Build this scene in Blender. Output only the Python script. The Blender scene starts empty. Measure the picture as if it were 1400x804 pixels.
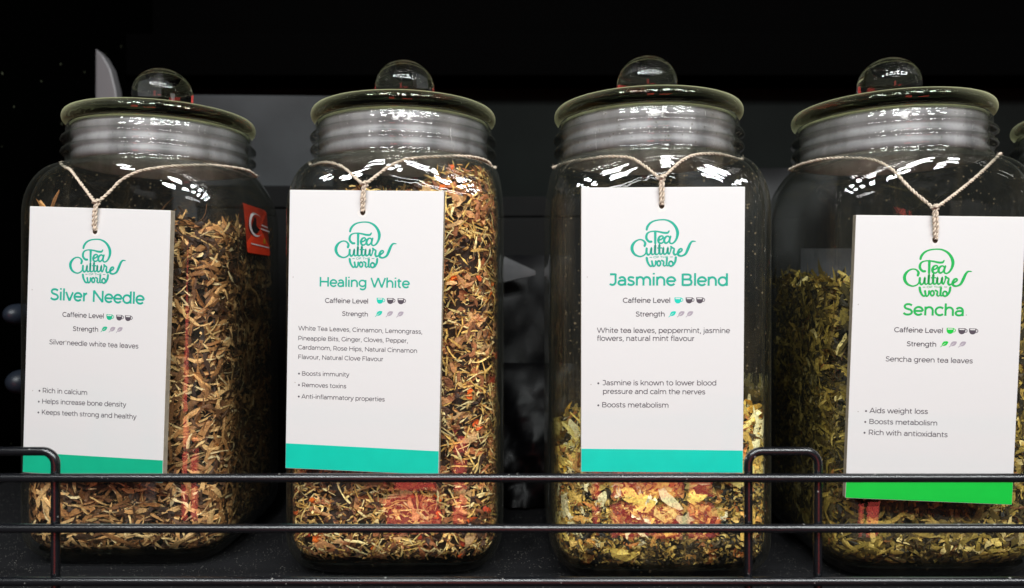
# Tea jars on a dark shop shelf behind a black wire guard.
# Units: metres.  Camera at the origin looking along +Y, Z up.
import bpy, bmesh, math, random
import numpy as np
from mathutils import Vector, Matrix, Euler

R = math.radians
SC = bpy.context.scene
COL = SC.collection

# ------------------------------------------------------------------ camera
cam_data = bpy.data.cameras.new("camera")
cam_data.sensor_width = 36.0
cam_data.lens = 26.0
cam_data.clip_start = 0.01
cam_data.clip_end = 50.0
cam = bpy.data.objects.new("camera", cam_data)
cam.rotation_euler = (R(90), 0, 0)
COL.objects.link(cam)
SC.camera = cam
cam_data.dof.use_dof = True
cam_data.dof.focus_distance = 0.425
cam_data.dof.aperture_fstop = 7.0

# ------------------------------------------------------------------ world: dim shop interior
world = bpy.data.worlds.new("World")
SC.world = world
world.use_nodes = True
wn, wl = world.node_tree.nodes, world.node_tree.links
bg = wn["Background"]


def N(nt, kind, **kw):
    n = nt.nodes.new(kind)
    for k, v in kw.items():
        if k == "ins":
            for i, x in v.items():
                n.inputs[i].default_value = x
        else:
            setattr(n, k, v)
    return n


def M(nt, op, a, b=None, c=None):
    n = nt.nodes.new("ShaderNodeMath")
    n.operation = op
    for i, x in enumerate((a, b, c)):
        if x is None:
            continue
        if isinstance(x, (int, float)):
            n.inputs[i].default_value = x
        else:
            nt.links.new(x, n.inputs[i])
    return n.outputs[0]


def world_setup():
    nt = world.node_tree
    tc = N(nt, "ShaderNodeTexCoord")
    sep = N(nt, "ShaderNodeSeparateXYZ")
    wl.new(tc.outputs["Generated"], sep.inputs[0])
    X, Y, Z = sep.outputs
    back = M(nt, "MAXIMUM", M(nt, "MULTIPLY", Y, -1.0), 0.02)
    px = M(nt, "DIVIDE", X, back)
    pz = M(nt, "DIVIDE", Z, back)
    com = N(nt, "ShaderNodeCombineXYZ")
    wl.new(px, com.inputs[0])
    wl.new(pz, com.inputs[1])
    isb = M(nt, "LESS_THAN", Y, -0.02)
    # rows of goods on the far side of the aisle: small blocks of different brightness
    br = N(nt, "ShaderNodeTexBrick", ins={"Scale": 5.0, "Mortar Size": 0.05, "Brick Width": 0.42, "Row Height": 0.5,
                                          "Color1": (0, 0, 0, 1), "Color2": (1, 1, 1, 1), "Mortar": (0, 0, 0, 1)})
    wl.new(com.outputs[0], br.inputs["Vector"])
    no = N(nt, "ShaderNodeTexNoise", ins={"Scale": 9.0, "Detail": 3.0})
    wl.new(com.outputs[0], no.inputs["Vector"])
    bw = N(nt, "ShaderNodeRGBToBW")
    wl.new(br.outputs["Color"], bw.inputs[0])
    goods = M(nt, "MULTIPLY", M(nt, "POWER", bw.outputs[0], 3.0), M(nt, "POWER", no.outputs["Fac"], 2.0))
    low = M(nt, "MULTIPLY", M(nt, "LESS_THAN", pz, 0.55), M(nt, "GREATER_THAN", pz, -0.8))
    goods = M(nt, "MULTIPLY", goods, M(nt, "MULTIPLY", low, 0.75))
    # ceiling lamps: scattered short strips, high up
    vo = N(nt, "ShaderNodeTexVoronoi", feature="F1", distance="CHEBYCHEV", ins={"Scale": 3.2, "Randomness": 0.75})
    sx = N(nt, "ShaderNodeMapping", ins={"Scale": (0.45, 1.5, 1.0)})
    wl.new(com.outputs[0], sx.inputs["Vector"])
    wl.new(sx.outputs[0], vo.inputs["Vector"])
    strips = M(nt, "LESS_THAN", vo.outputs["Distance"], 0.17)
    high = M(nt, "MULTIPLY", M(nt, "GREATER_THAN", pz, 0.62), M(nt, "LESS_THAN", pz, 3.5))
    strips = M(nt, "MULTIPLY", M(nt, "MULTIPLY", strips, high), 9.0)

    # the red board across the aisle
    def rect(x0, x1, z0, z1):
        a = M(nt, "MULTIPLY", M(nt, "GREATER_THAN", px, x0), M(nt, "LESS_THAN", px, x1))
        b = M(nt, "MULTIPLY", M(nt, "GREATER_THAN", pz, z0), M(nt, "LESS_THAN", pz, z1))
        return M(nt, "MULTIPLY", a, b)
    red = M(nt, "MAXIMUM", rect(0.07, 0.31, -0.37, -0.20), rect(-0.17, -0.05, -0.36, 0.06))
    white = M(nt, "MULTIPLY", M(nt, "ADD", M(nt, "ADD", goods, strips), 0.03), isb)
    cw = N(nt, "ShaderNodeMix", data_type="RGBA", ins={})
    cw.inputs["A"].default_value = (0.0, 0.0, 0.0, 1)
    cw.inputs["B"].default_value = (1.0, 0.97, 0.93, 1)
    cw.clamp_factor = False
    wl.new(white, cw.inputs["Factor"])
    cr = N(nt, "ShaderNodeMix", data_type="RGBA")
    wl.new(M(nt, "MULTIPLY", red, isb), cr.inputs["Factor"])
    wl.new(cw.outputs["Result"], cr.inputs["A"])
    cr.inputs["B"].default_value = (3.4, 0.42, 0.36, 1)
    wl.new(cr.outputs["Result"], bg.inputs["Color"])
    bg.inputs["Strength"].default_value = 1.0
    world.cycles.sampling_method = 'MANUAL'
    world.cycles.sample_map_resolution = 2048


world_setup()


# ------------------------------------------------------------------ lamps
def area(name, loc, target, sx, sy, power, color=(1, 1, 1)):
    d = bpy.data.lights.new(name, "AREA")
    d.shape = "RECTANGLE"
    d.size, d.size_y = sx, sy
    d.energy = power
    d.color = color
    o = bpy.data.objects.new(name, d)
    o.location = loc
    o.rotation_euler = (Vector(target) - Vector(loc)).to_track_quat("-Z", "Y").to_euler()
    COL.objects.link(o)
    return o


# a grid of small square ceiling lamps over the aisle and a few thin tubes
for gx in range(6):
    for gy in range(2):
        area("shop_lamp", (-0.75 + 0.36 * gx + 0.10 * gy, -0.42 - 0.55 * gy, 0.92 + 0.10 * gy), (0.02, 0.45, 0.0), 0.15, 0.075, 3.02, (0.962, 1.0, 1.0))
for (lx, ly, lz, ln, th, pw) in ((0.30, -0.20, 0.80, 0.40, 0.008, 0.7), (-0.15, -0.05, 0.92, 0.30, 0.008, 0.6), (0.10, -1.6, 0.95, 1.0, 0.03, 2.0)):
    area("shop_lamp", (lx, ly, lz), (0.02, 0.45, 0.0), ln, th, pw, (1.0, 0.99, 0.975))

# ------------------------------------------------------------------ view and render settings
SC.view_settings.view_transform = "Standard"
SC.view_settings.look = "None"
SC.view_settings.exposure = 0.0
SC.view_settings.gamma = 1.0
SC.view_settings.use_curve_mapping = False
SC.render.engine = "CYCLES"
cy = SC.cycles
cy.max_bounces = 24
cy.diffuse_bounces = 3
cy.glossy_bounces = 6
cy.transmission_bounces = 14
cy.transparent_max_bounces = 64
cy.caustics_reflective = False
cy.caustics_refractive = True
cy.sample_clamp_indirect = 4.0
cy.use_denoising = True
try:
    cy.denoiser = "OPENIMAGEDENOISE"
    cy.denoising_input_passes = "RGB_ALBEDO_NORMAL"
except Exception:
    pass


# ================================================================== helpers
def tag(o, label=None, cat=None, group=None, kind=None):
    if label:
        o["label"] = label
    if cat:
        o["category"] = cat
    if group:
        o["group"] = group
    if kind:
        o["kind"] = kind
    return o


def empty(name, loc, label, cat, group=None):
    o = bpy.data.objects.new(name, None)
    o.empty_display_size = 0.02
    o.location = loc
    COL.objects.link(o)
    return tag(o, label, cat, group)


def mesh_obj(name, verts, faces, mat, parent=None, smooth=False):
    me = bpy.data.meshes.new(name)
    me.from_pydata([tuple(v) for v in verts], [], [tuple(f) for f in faces])
    me.validate()
    if smooth:
        me.polygons.foreach_set("use_smooth", [True] * len(me.polygons))
    for m in (mat if isinstance(mat, (list, tuple)) else [mat]):
        me.materials.append(m)
    o = bpy.data.objects.new(name, me)
    COL.objects.link(o)
    if parent:
        o.parent = parent
    return o


def bm_obj(name, bm, mat, parent=None, smooth=False):
    bmesh.ops.recalc_face_normals(bm, faces=bm.faces[:])
    me = bpy.data.meshes.new(name)
    bm.to_mesh(me)
    bm.free()
    if smooth:
        me.polygons.foreach_set("use_smooth", [True] * len(me.polygons))
    for m in (mat if isinstance(mat, (list, tuple)) else [mat]):
        me.materials.append(m)
    o = bpy.data.objects.new(name, me)
    COL.objects.link(o)
    if parent:
        o.parent = parent
    return o


def bm_box(bm, x0, x1, y0, y1, z0, z1, bevel=0.0, seg=2):
    v = [bm.verts.new((x, y, z)) for x in (x0, x1) for y in (y0, y1) for z in (z0, z1)]
    for f in ((0, 1, 3, 2), (4, 6, 7, 5), (0, 4, 5, 1), (2, 3, 7, 6), (0, 2, 6, 4), (1, 5, 7, 3)):
        bm.faces.new([v[i] for i in f])
    if bevel:
        bmesh.ops.recalc_face_normals(bm, faces=bm.faces[:])
        bmesh.ops.bevel(bm, geom=bm.edges[:], offset=bevel, segments=seg, affect="EDGES", profile=0.5)


def catmull(pts, n):
    P = [np.array(p, float) for p in pts]
    if len(P) == 2:
        return [P[0] + (P[1] - P[0]) * t for t in np.linspace(0, 1, max(2, n))]
    P = [2 * P[0] - P[1]] + P + [2 * P[-1] - P[-2]]
    out = []
    for i in range(1, len(P) - 2):
        p0, p1, p2, p3 = P[i - 1:i + 3]
        for k in range(n):
            t = k / n
            out.append(0.5 * (2 * p1 + (p2 - p0) * t + (2 * p0 - 5 * p1 + 4 * p2 - p3) * t * t + (3 * p1 - p0 - 3 * p2 + p3) * t ** 3))
    out.append(P[-2])
    return out


def tube(verts, faces, pts, rad, seg=8, cap=True):
    """append a round tube along pts; rad is a number or a list"""
    P = [Vector(p) for p in pts]
    n = len(P)
    base = len(verts)
    t0 = (P[1] - P[0]).normalized()
    up = Vector((0, 0, 1)) if abs(t0.z) < 0.9 else Vector((1, 0, 0))
    a = t0.cross(up).normalized()
    for i in range(n):
        t = (P[min(i + 1, n - 1)] - P[max(i - 1, 0)]).normalized()
        a = (a - t * a.dot(t)).normalized()
        b = t.cross(a)
        r = rad[i] if isinstance(rad, (list, tuple)) else rad
        for k in range(seg):
            th = 2 * math.pi * k / seg
            verts.append(P[i] + a * (r * math.cos(th)) + b * (r * math.sin(th)))
    for i in range(n - 1):
        for k in range(seg):
            k2 = (k + 1) % seg
            faces.append((base + i * seg + k, base + i * seg + k2, base + (i + 1) * seg + k2, base + (i + 1) * seg + k))
    if cap:
        faces.append(tuple(base + k for k in range(seg - 1, -1, -1)))
        faces.append(tuple(base + (n - 1) * seg + k for k in range(seg)))


# ================================================================== materials
def new_mat(name):
    m = bpy.data.materials.new(name)
    m.use_nodes = True
    nt = m.node_tree
    return m, nt, nt.nodes["Principled BSDF"], nt.nodes["Material Output"]


def simple(name, col, rough=0.5, metal=0.0, noise=0.0, scale=200.0, bump=0.0, spec=0.5):
    m, nt, p, out = new_mat(name)
    p.inputs["Base Color"].default_value = (*col, 1)
    p.inputs["Roughness"].default_value = rough
    p.inputs["Metallic"].default_value = metal
    p.inputs["Specular IOR Level"].default_value = spec
    if noise or bump:
        tc = N(nt, "ShaderNodeTexCoord")
        no = N(nt, "ShaderNodeTexNoise", ins={"Scale": scale, "Detail": 4.0})
        nt.links.new(tc.outputs["Object"], no.inputs["Vector"])
        if noise:
            mr = N(nt, "ShaderNodeMapRange", ins={1: 0.3, 2: 0.7, 3: 1 - noise, 4: 1 + noise})
            nt.links.new(no.outputs["Fac"], mr.inputs[0])
            mx = N(nt, "ShaderNodeVectorMath", operation="SCALE")
            mx.inputs[0].default_value = col
            nt.links.new(mr.outputs[0], mx.inputs["Scale"])
            nt.links.new(mx.outputs[0], p.inputs["Base Color"])
        if bump:
            b = N(nt, "ShaderNodeBump", ins={"Strength": bump, "Distance": 0.0004})
            nt.links.new(no.outputs["Fac"], b.inputs["Height"])
            nt.links.new(b.outputs[0], p.inputs["Normal"])
    return m


def speckled(name, col, rough, speck, thr, scale, bump=0.25, bscale=600.0, spec=0.5):
    """dark coat with pale grains of dust"""
    m, nt, p, out = new_mat(name)
    tc = N(nt, "ShaderNodeTexCoord")
    vo = N(nt, "ShaderNodeTexVoronoi", ins={"Scale": scale, "Randomness": 1.0})
    nt.links.new(tc.outputs["Object"], vo.inputs["Vector"])
    no = N(nt, "ShaderNodeTexNoise", ins={"Scale": scale * 0.09, "Detail": 3.0})
    nt.links.new(tc.outputs["Object"], no.inputs["Vector"])
    sep = N(nt, "ShaderNodeSeparateColor")
    nt.links.new(vo.outputs["Color"], sep.inputs[0])
    size = M(nt, "MULTIPLY", M(nt, "MULTIPLY", sep.outputs[0], sep.outputs[1]), thr)
    size = M(nt, "MULTIPLY", size, M(nt, "GREATER_THAN", no.outputs["Fac"], 0.47))
    dot = M(nt, "LESS_THAN", vo.outputs["Distance"], size)
    mx = N(nt, "ShaderNodeMix", data_type="RGBA")
    nt.links.new(dot, mx.inputs["Factor"])
    mx.inputs["A"].default_value = (*col, 1)
    mx.inputs["B"].default_value = (*speck, 1)
    nt.links.new(mx.outputs["Result"], p.inputs["Base Color"])
    p.inputs["Roughness"].default_value = rough
    p.inputs["Specular IOR Level"].default_value = spec
    n2 = N(nt, "ShaderNodeTexNoise", ins={"Scale": bscale, "Detail": 3.0})
    nt.links.new(tc.outputs["Object"], n2.inputs["Vector"])
    b = N(nt, "ShaderNodeBump", ins={"Strength": bump, "Distance": 0.0006})
    nt.links.new(n2.outputs["Fac"], b.inputs["Height"])
    nt.links.new(b.outputs[0], p.inputs["Normal"])
    return m


def thin_glass(name, edge, dirt=0.0, f0=0.05, wob=0.0003, rough=0.012):
    """thin clear wall: tinted transparency plus a Fresnel mirror; no ray tricks"""
    m = bpy.data.materials.new(name)
    m.use_nodes = True
    nt = m.node_tree
    nt.nodes.remove(nt.nodes["Principled BSDF"])
    out = nt.nodes["Material Output"]
    geo = N(nt, "ShaderNodeNewGeometry")
    tc = N(nt, "ShaderNodeTexCoord")
    no = N(nt, "ShaderNodeTexNoise", ins={"Scale": 55.0, "Detail": 2.0})
    nt.links.new(tc.outputs["Object"], no.inputs["Vector"])
    bp = N(nt, "ShaderNodeBump", ins={"Strength": 1.0, "Distance": wob})
    nt.links.new(no.outputs["Fac"], bp.inputs["Height"])
    dt = N(nt, "ShaderNodeVectorMath", operation="DOT_PRODUCT")
    nt.links.new(geo.outputs["Normal"], dt.inputs[0])
    nt.links.new(geo.outputs["Incoming"], dt.inputs[1])
    c = M(nt, "ABSOLUTE", dt.outputs["Value"])
    inv = M(nt, "SUBTRACT", 1.0, c)
    fres = M(nt, "ADD", M(nt, "MULTIPLY", M(nt, "POWER", inv, 5.0), 1.0 - f0), f0)
    tr = N(nt, "ShaderNodeBsdfTransparent")
    mx = N(nt, "ShaderNodeMix", data_type="RGBA")
    nt.links.new(M(nt, "POWER", inv, 3.2), mx.inputs["Factor"])
    mx.inputs["A"].default_value = (0.985, 0.99, 0.985, 1)
    mx.inputs["B"].default_value = (*edge, 1)
    nt.links.new(mx.outputs["Result"], tr.inputs["Color"])
    gl = N(nt, "ShaderNodeBsdfGlossy", ins={"Roughness": rough})
    nt.links.new(bp.outputs[0], gl.inputs["Normal"])
    ms = N(nt, "ShaderNodeMixShader")
    nt.links.new(fres, ms.inputs[0])
    nt.links.new(tr.outputs[0], ms.inputs[1])
    nt.links.new(gl.outputs[0], ms.inputs[2])
    # a film of painted haze that lightens the jar outlines at a grazing view
    film = N(nt, "ShaderNodeBsdfDiffuse", ins={"Color": (0.40, 0.42, 0.36, 1)})
    m0 = N(nt, "ShaderNodeMixShader")
    nt.links.new(M(nt, "MULTIPLY_ADD", M(nt, "POWER", inv, 4.0), 0.075, 0.006), m0.inputs[0])
    nt.links.new(ms.outputs[0], m0.inputs[1])
    nt.links.new(film.outputs[0], m0.inputs[2])
    last = m0.outputs[0]
    if dirt:
        # tea dust grains and smears, the smears stretched to paint reflection streaks
        vo = N(nt, "ShaderNodeTexVoronoi", ins={"Scale": 420.0})
        nt.links.new(tc.outputs["Object"], vo.inputs["Vector"])
        sp = N(nt, "ShaderNodeSeparateColor")
        nt.links.new(vo.outputs["Color"], sp.inputs[0])
        n3 = N(nt, "ShaderNodeTexNoise", ins={"Scale": 30.0, "Detail": 4.0, "Distortion": 1.0})
        mp = N(nt, "ShaderNodeMapping", ins={"Scale": (1.6, 1.6, 0.3)})
        nt.links.new(tc.outputs["Object"], mp.inputs["Vector"])
        nt.links.new(mp.outputs[0], n3.inputs["Vector"])
        dot = M(nt, "LESS_THAN", vo.outputs["Distance"], M(nt, "MULTIPLY", M(nt, "POWER", sp.outputs[0], 4.0), 0.3))
        smear = N(nt, "ShaderNodeMapRange", ins={1: 0.5, 2: 0.8, 3: 0.0, 4: 0.15})
        nt.links.new(n3.outputs["Fac"], smear.inputs[0])
        fac = M(nt, "MULTIPLY", M(nt, "MAXIMUM", M(nt, "MULTIPLY", dot, 0.6), smear.outputs[0]), dirt)
        df = N(nt, "ShaderNodeBsdfDiffuse", ins={"Color": (0.36, 0.29, 0.17, 1)})
        m2 = N(nt, "ShaderNodeMixShader")
        nt.links.new(fac, m2.inputs[0])
        nt.links.new(last, m2.inputs[1])
        nt.links.new(df.outputs[0], m2.inputs[2])
        last = m2.outputs[0]
    nt.links.new(last, out.inputs["Surface"])
    return m


def solid_glass(name, col, ior=1.5, rim_glow=None, amount=0.0, wob=0.0):
    m = bpy.data.materials.new(name)
    m.use_nodes = True
    nt = m.node_tree
    nt.nodes.remove(nt.nodes["Principled BSDF"])
    g = N(nt, "ShaderNodeBsdfGlass", ins={"Color": (*col, 1), "Roughness": 0.0, "IOR": ior})
    last = g.outputs[0]
    tc = N(nt, "ShaderNodeTexCoord")
    no = N(nt, "ShaderNodeTexNoise", ins={"Scale": 90.0, "Detail": 2.0})
    nt.links.new(tc.outputs["Object"], no.inputs["Vector"])
    bp = N(nt, "ShaderNodeBump", ins={"Strength": 1.0, "Distance": wob})
    nt.links.new(no.outputs["Fac"], bp.inputs["Height"])
    nt.links.new(bp.outputs[0], g.inputs["Normal"])
    if rim_glow:                                   # painted glow of the lid rim: pale colour at a grazing view
        d = N(nt, "ShaderNodeBsdfTranslucent", ins={"Color": (*rim_glow, 1)})
        d2 = N(nt, "ShaderNodeBsdfDiffuse", ins={"Color": (*rim_glow, 1)})
        a = N(nt, "ShaderNodeMixShader", ins={0: 0.5})
        nt.links.new(d.outputs[0], a.inputs[1])
        nt.links.new(d2.outputs[0], a.inputs[2])
        lw = N(nt, "ShaderNodeLayerWeight", ins={"Blend": 0.5})
        s = N(nt, "ShaderNodeMixShader")
        geo = N(nt, "ShaderNodeNewGeometry")
        first = M(nt, "SUBTRACT", 1.0, geo.outputs["Backfacing"])
        nt.links.new(M(nt, "MULTIPLY", M(nt, "MULTIPLY", M(nt, "POWER", lw.outputs["Facing"], 3.2), amount), first), s.inputs[0])
        nt.links.new(last, s.inputs[1])
        nt.links.new(a.outputs[0], s.inputs[2])
        last = s.outputs[0]
    nt.links.new(last, nt.nodes["Material Output"].inputs["Surface"])
    return m


def seal_material():
    m = bpy.data.materials.new("cloudy_seal_plastic")
    m.use_nodes = True
    nt = m.node_tree
    p = nt.nodes["Principled BSDF"]
    tc = N(nt, "ShaderNodeTexCoord")
    mp = N(nt, "ShaderNodeMapping", ins={"Scale": (1.0, 1.0, 0.25)})
    nt.links.new(tc.outputs["Object"], mp.inputs[0])
    no = N(nt, "ShaderNodeTexNoise", ins={"Scale": 70.0, "Detail": 3.0})
    nt.links.new(mp.outputs[0], no.inputs["Vector"])
    cr = N(nt, "ShaderNodeMapRange", ins={1: 0.3, 2: 0.7, 3: 0.24, 4: 0.60})
    nt.links.new(no.outputs["Fac"], cr.inputs[0])
    cc = N(nt, "ShaderNodeCombineColor")
    nt.links.new(cr.outputs[0], cc.inputs[0])
    nt.links.new(M(nt, "MULTIPLY", cr.outputs[0], 0.98), cc.inputs[1])
    nt.links.new(M(nt, "MULTIPLY", cr.outputs[0], 1.01), cc.inputs[2])
    nt.links.new(cc.outputs[0], p.inputs["Base Color"])
    p.inputs["Roughness"].default_value = 0.3
    tr = N(nt, "ShaderNodeBsdfTransparent")
    ms = N(nt, "ShaderNodeMixShader", ins={0: 0.72})
    nt.links.new(tr.outputs[0], ms.inputs[1])
    nt.links.new(p.outputs[0], ms.inputs[2])
    nt.links.new(ms.outputs[0], nt.nodes["Material Output"].inputs["Surface"])
    return m


def leaf_material(name, rough=0.55):
    m, nt, p, out = new_mat(name)
    at = N(nt, "ShaderNodeAttribute", attribute_name="Col")
    tc = N(nt, "ShaderNodeTexCoord")
    no = N(nt, "ShaderNodeTexNoise", ins={"Scale": 900.0, "Detail": 3.0})
    nt.links.new(tc.outputs["Object"], no.inputs["Vector"])
    mr = N(nt, "ShaderNodeMapRange", ins={1: 0.3, 2: 0.7, 3: 0.78, 4: 1.6})
    nt.links.new(no.outputs["Fac"], mr.inputs[0])
    mx = N(nt, "ShaderNodeVectorMath", operation="SCALE")
    nt.links.new(at.outputs["Color"], mx.inputs[0])
    nt.links.new(mr.outputs[0], mx.inputs["Scale"])
    nt.links.new(mx.outputs[0], p.inputs["Base Color"])
    p.inputs["Roughness"].default_value = rough
    p.inputs["Specular IOR Level"].default_value = 0.35
    b = N(nt, "ShaderNodeBump", ins={"Strength": 0.5, "Distance": 0.0003})
    nt.links.new(no.outputs["Fac"], b.inputs["Height"])
    nt.links.new(b.outputs[0], p.inputs["Normal"])
    return m


MAT = dict(
    glass=thin_glass("clear_jar_glass", (0.10, 0.14, 0.10), 0.25),
    dusty=thin_glass("dusty_jar_glass", (0.10, 0.14, 0.10), 0.6),
    lid=solid_glass("green_lid_glass", (0.965, 0.98, 0.88), 1.5, (0.95, 0.97, 0.58), 0.95, 0.00016),  # pale yellow-green painted at the edges for the rim's glow
    knob=solid_glass("clear_knob_glass", (0.985, 0.985, 0.965)),
    seal=seal_material(),
    base=solid_glass("thick_base_glass", (0.90, 0.95, 0.90)),
    leaf=leaf_material("dried_leaf"),
    board=speckled("white_card", (0.765, 0.762, 0.757), 0.5, (0.50, 0.47, 0.44), 0.085, 110.0, 0.10, 160.0, 0.4),
    edge=simple("card_edge", (0.50, 0.43, 0.33), 0.8, noise=0.15),
    hole=simple("hole_shade_brown", (0.05, 0.03, 0.015), 0.9),  # shade inside the punched hole, put into the colour
    torn=simple("torn_paper", (0.84, 0.82, 0.79), 0.9),
    teal1=simple("green_teal_print", (0.004, 0.47, 0.26), 0.45, noise=0.04, scale=80),
    teal2=simple("teal_print", (0.0, 0.60, 0.44), 0.45, noise=0.04, scale=80),
    teal3=simple("turquoise_print", (0.0, 0.64, 0.50), 0.45, noise=0.04, scale=80),
    green4=simple("bright_green_print", (0.0, 0.58, 0.055), 0.45, noise=0.04, scale=80),
    ink1=simple("teal_ink", (0.004, 0.42, 0.30), 0.5),
    ink4=simple("green_ink", (0.004, 0.45, 0.09), 0.5),
    dark=simple("dark_ink", (0.075, 0.065, 0.08), 0.6),
    cupdark=simple("cup_ink", (0.085, 0.07, 0.09), 0.6),
    pale=simple("pale_leaf_ink", (0.42, 0.37, 0.43), 0.6),
    twine=simple("jute_twine", (0.68, 0.57, 0.45), 0.95, noise=0.3, scale=900, bump=0.8),
    wire=speckled("black_powder_coat", (0.005, 0.0055, 0.0075), 0.25, (0.34, 0.33, 0.31), 0.22, 300.0, 0.04, 250.0, 0.9),
    shelf=speckled("dusty_black_felt", (0.008, 0.008, 0.0095), 0.9, (0.22, 0.21, 0.19), 0.42, 1000.0, 1.0, 700.0, 0.25),
    side=speckled("speckled_black_side", (0.0008, 0.0009, 0.0008), 0.9, (0.10, 0.11, 0.07), 0.24, 70.0, 0.2, 300.0, 0.0),
    black=simple("matt_black_board", (0.0012, 0.0012, 0.0012), 0.9, spec=0.0),
    lit_grey=simple("lit_board_grey", (0.030, 0.032, 0.034), 0.6, noise=0.5, scale=9, spec=0.2),  # lit patch of the back board put into this grey
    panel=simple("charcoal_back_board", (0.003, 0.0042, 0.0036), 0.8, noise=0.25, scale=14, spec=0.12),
    filler=simple("matt_black_filler", (0.004, 0.004, 0.004), 0.8, noise=0.2, scale=30, spec=0.15),  # near-black boxes added to darken the gaps between jars
    flap=simple("grey_foil_flap", (0.075, 0.075, 0.08), 0.4, noise=0.3, scale=60),
    foil=simple("black_foil", (0.002, 0.002, 0.0026), 0.42, noise=0.3, scale=50, spec=0.18),
    wedge=simple("wedge_grey", (0.15, 0.145, 0.15), 0.4),
    cap=simple("bluish_plastic", (0.018, 0.024, 0.036), 0.4),
    red=simple("red_sticker_paper", (0.78, 0.055, 0.018), 0.4, noise=0.08, scale=60),
    white=simple("white_print", (0.75, 0.70, 0.70), 0.5),
    fig=simple("black_print", (0.012, 0.01, 0.01), 0.5),
    yellow=simple("yellow_print", (0.5, 0.25, 0.02), 0.5),
    paper=simple("grey_label_paper", (0.13, 0.13, 0.155), 0.7, noise=0.1, scale=60),
)
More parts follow.
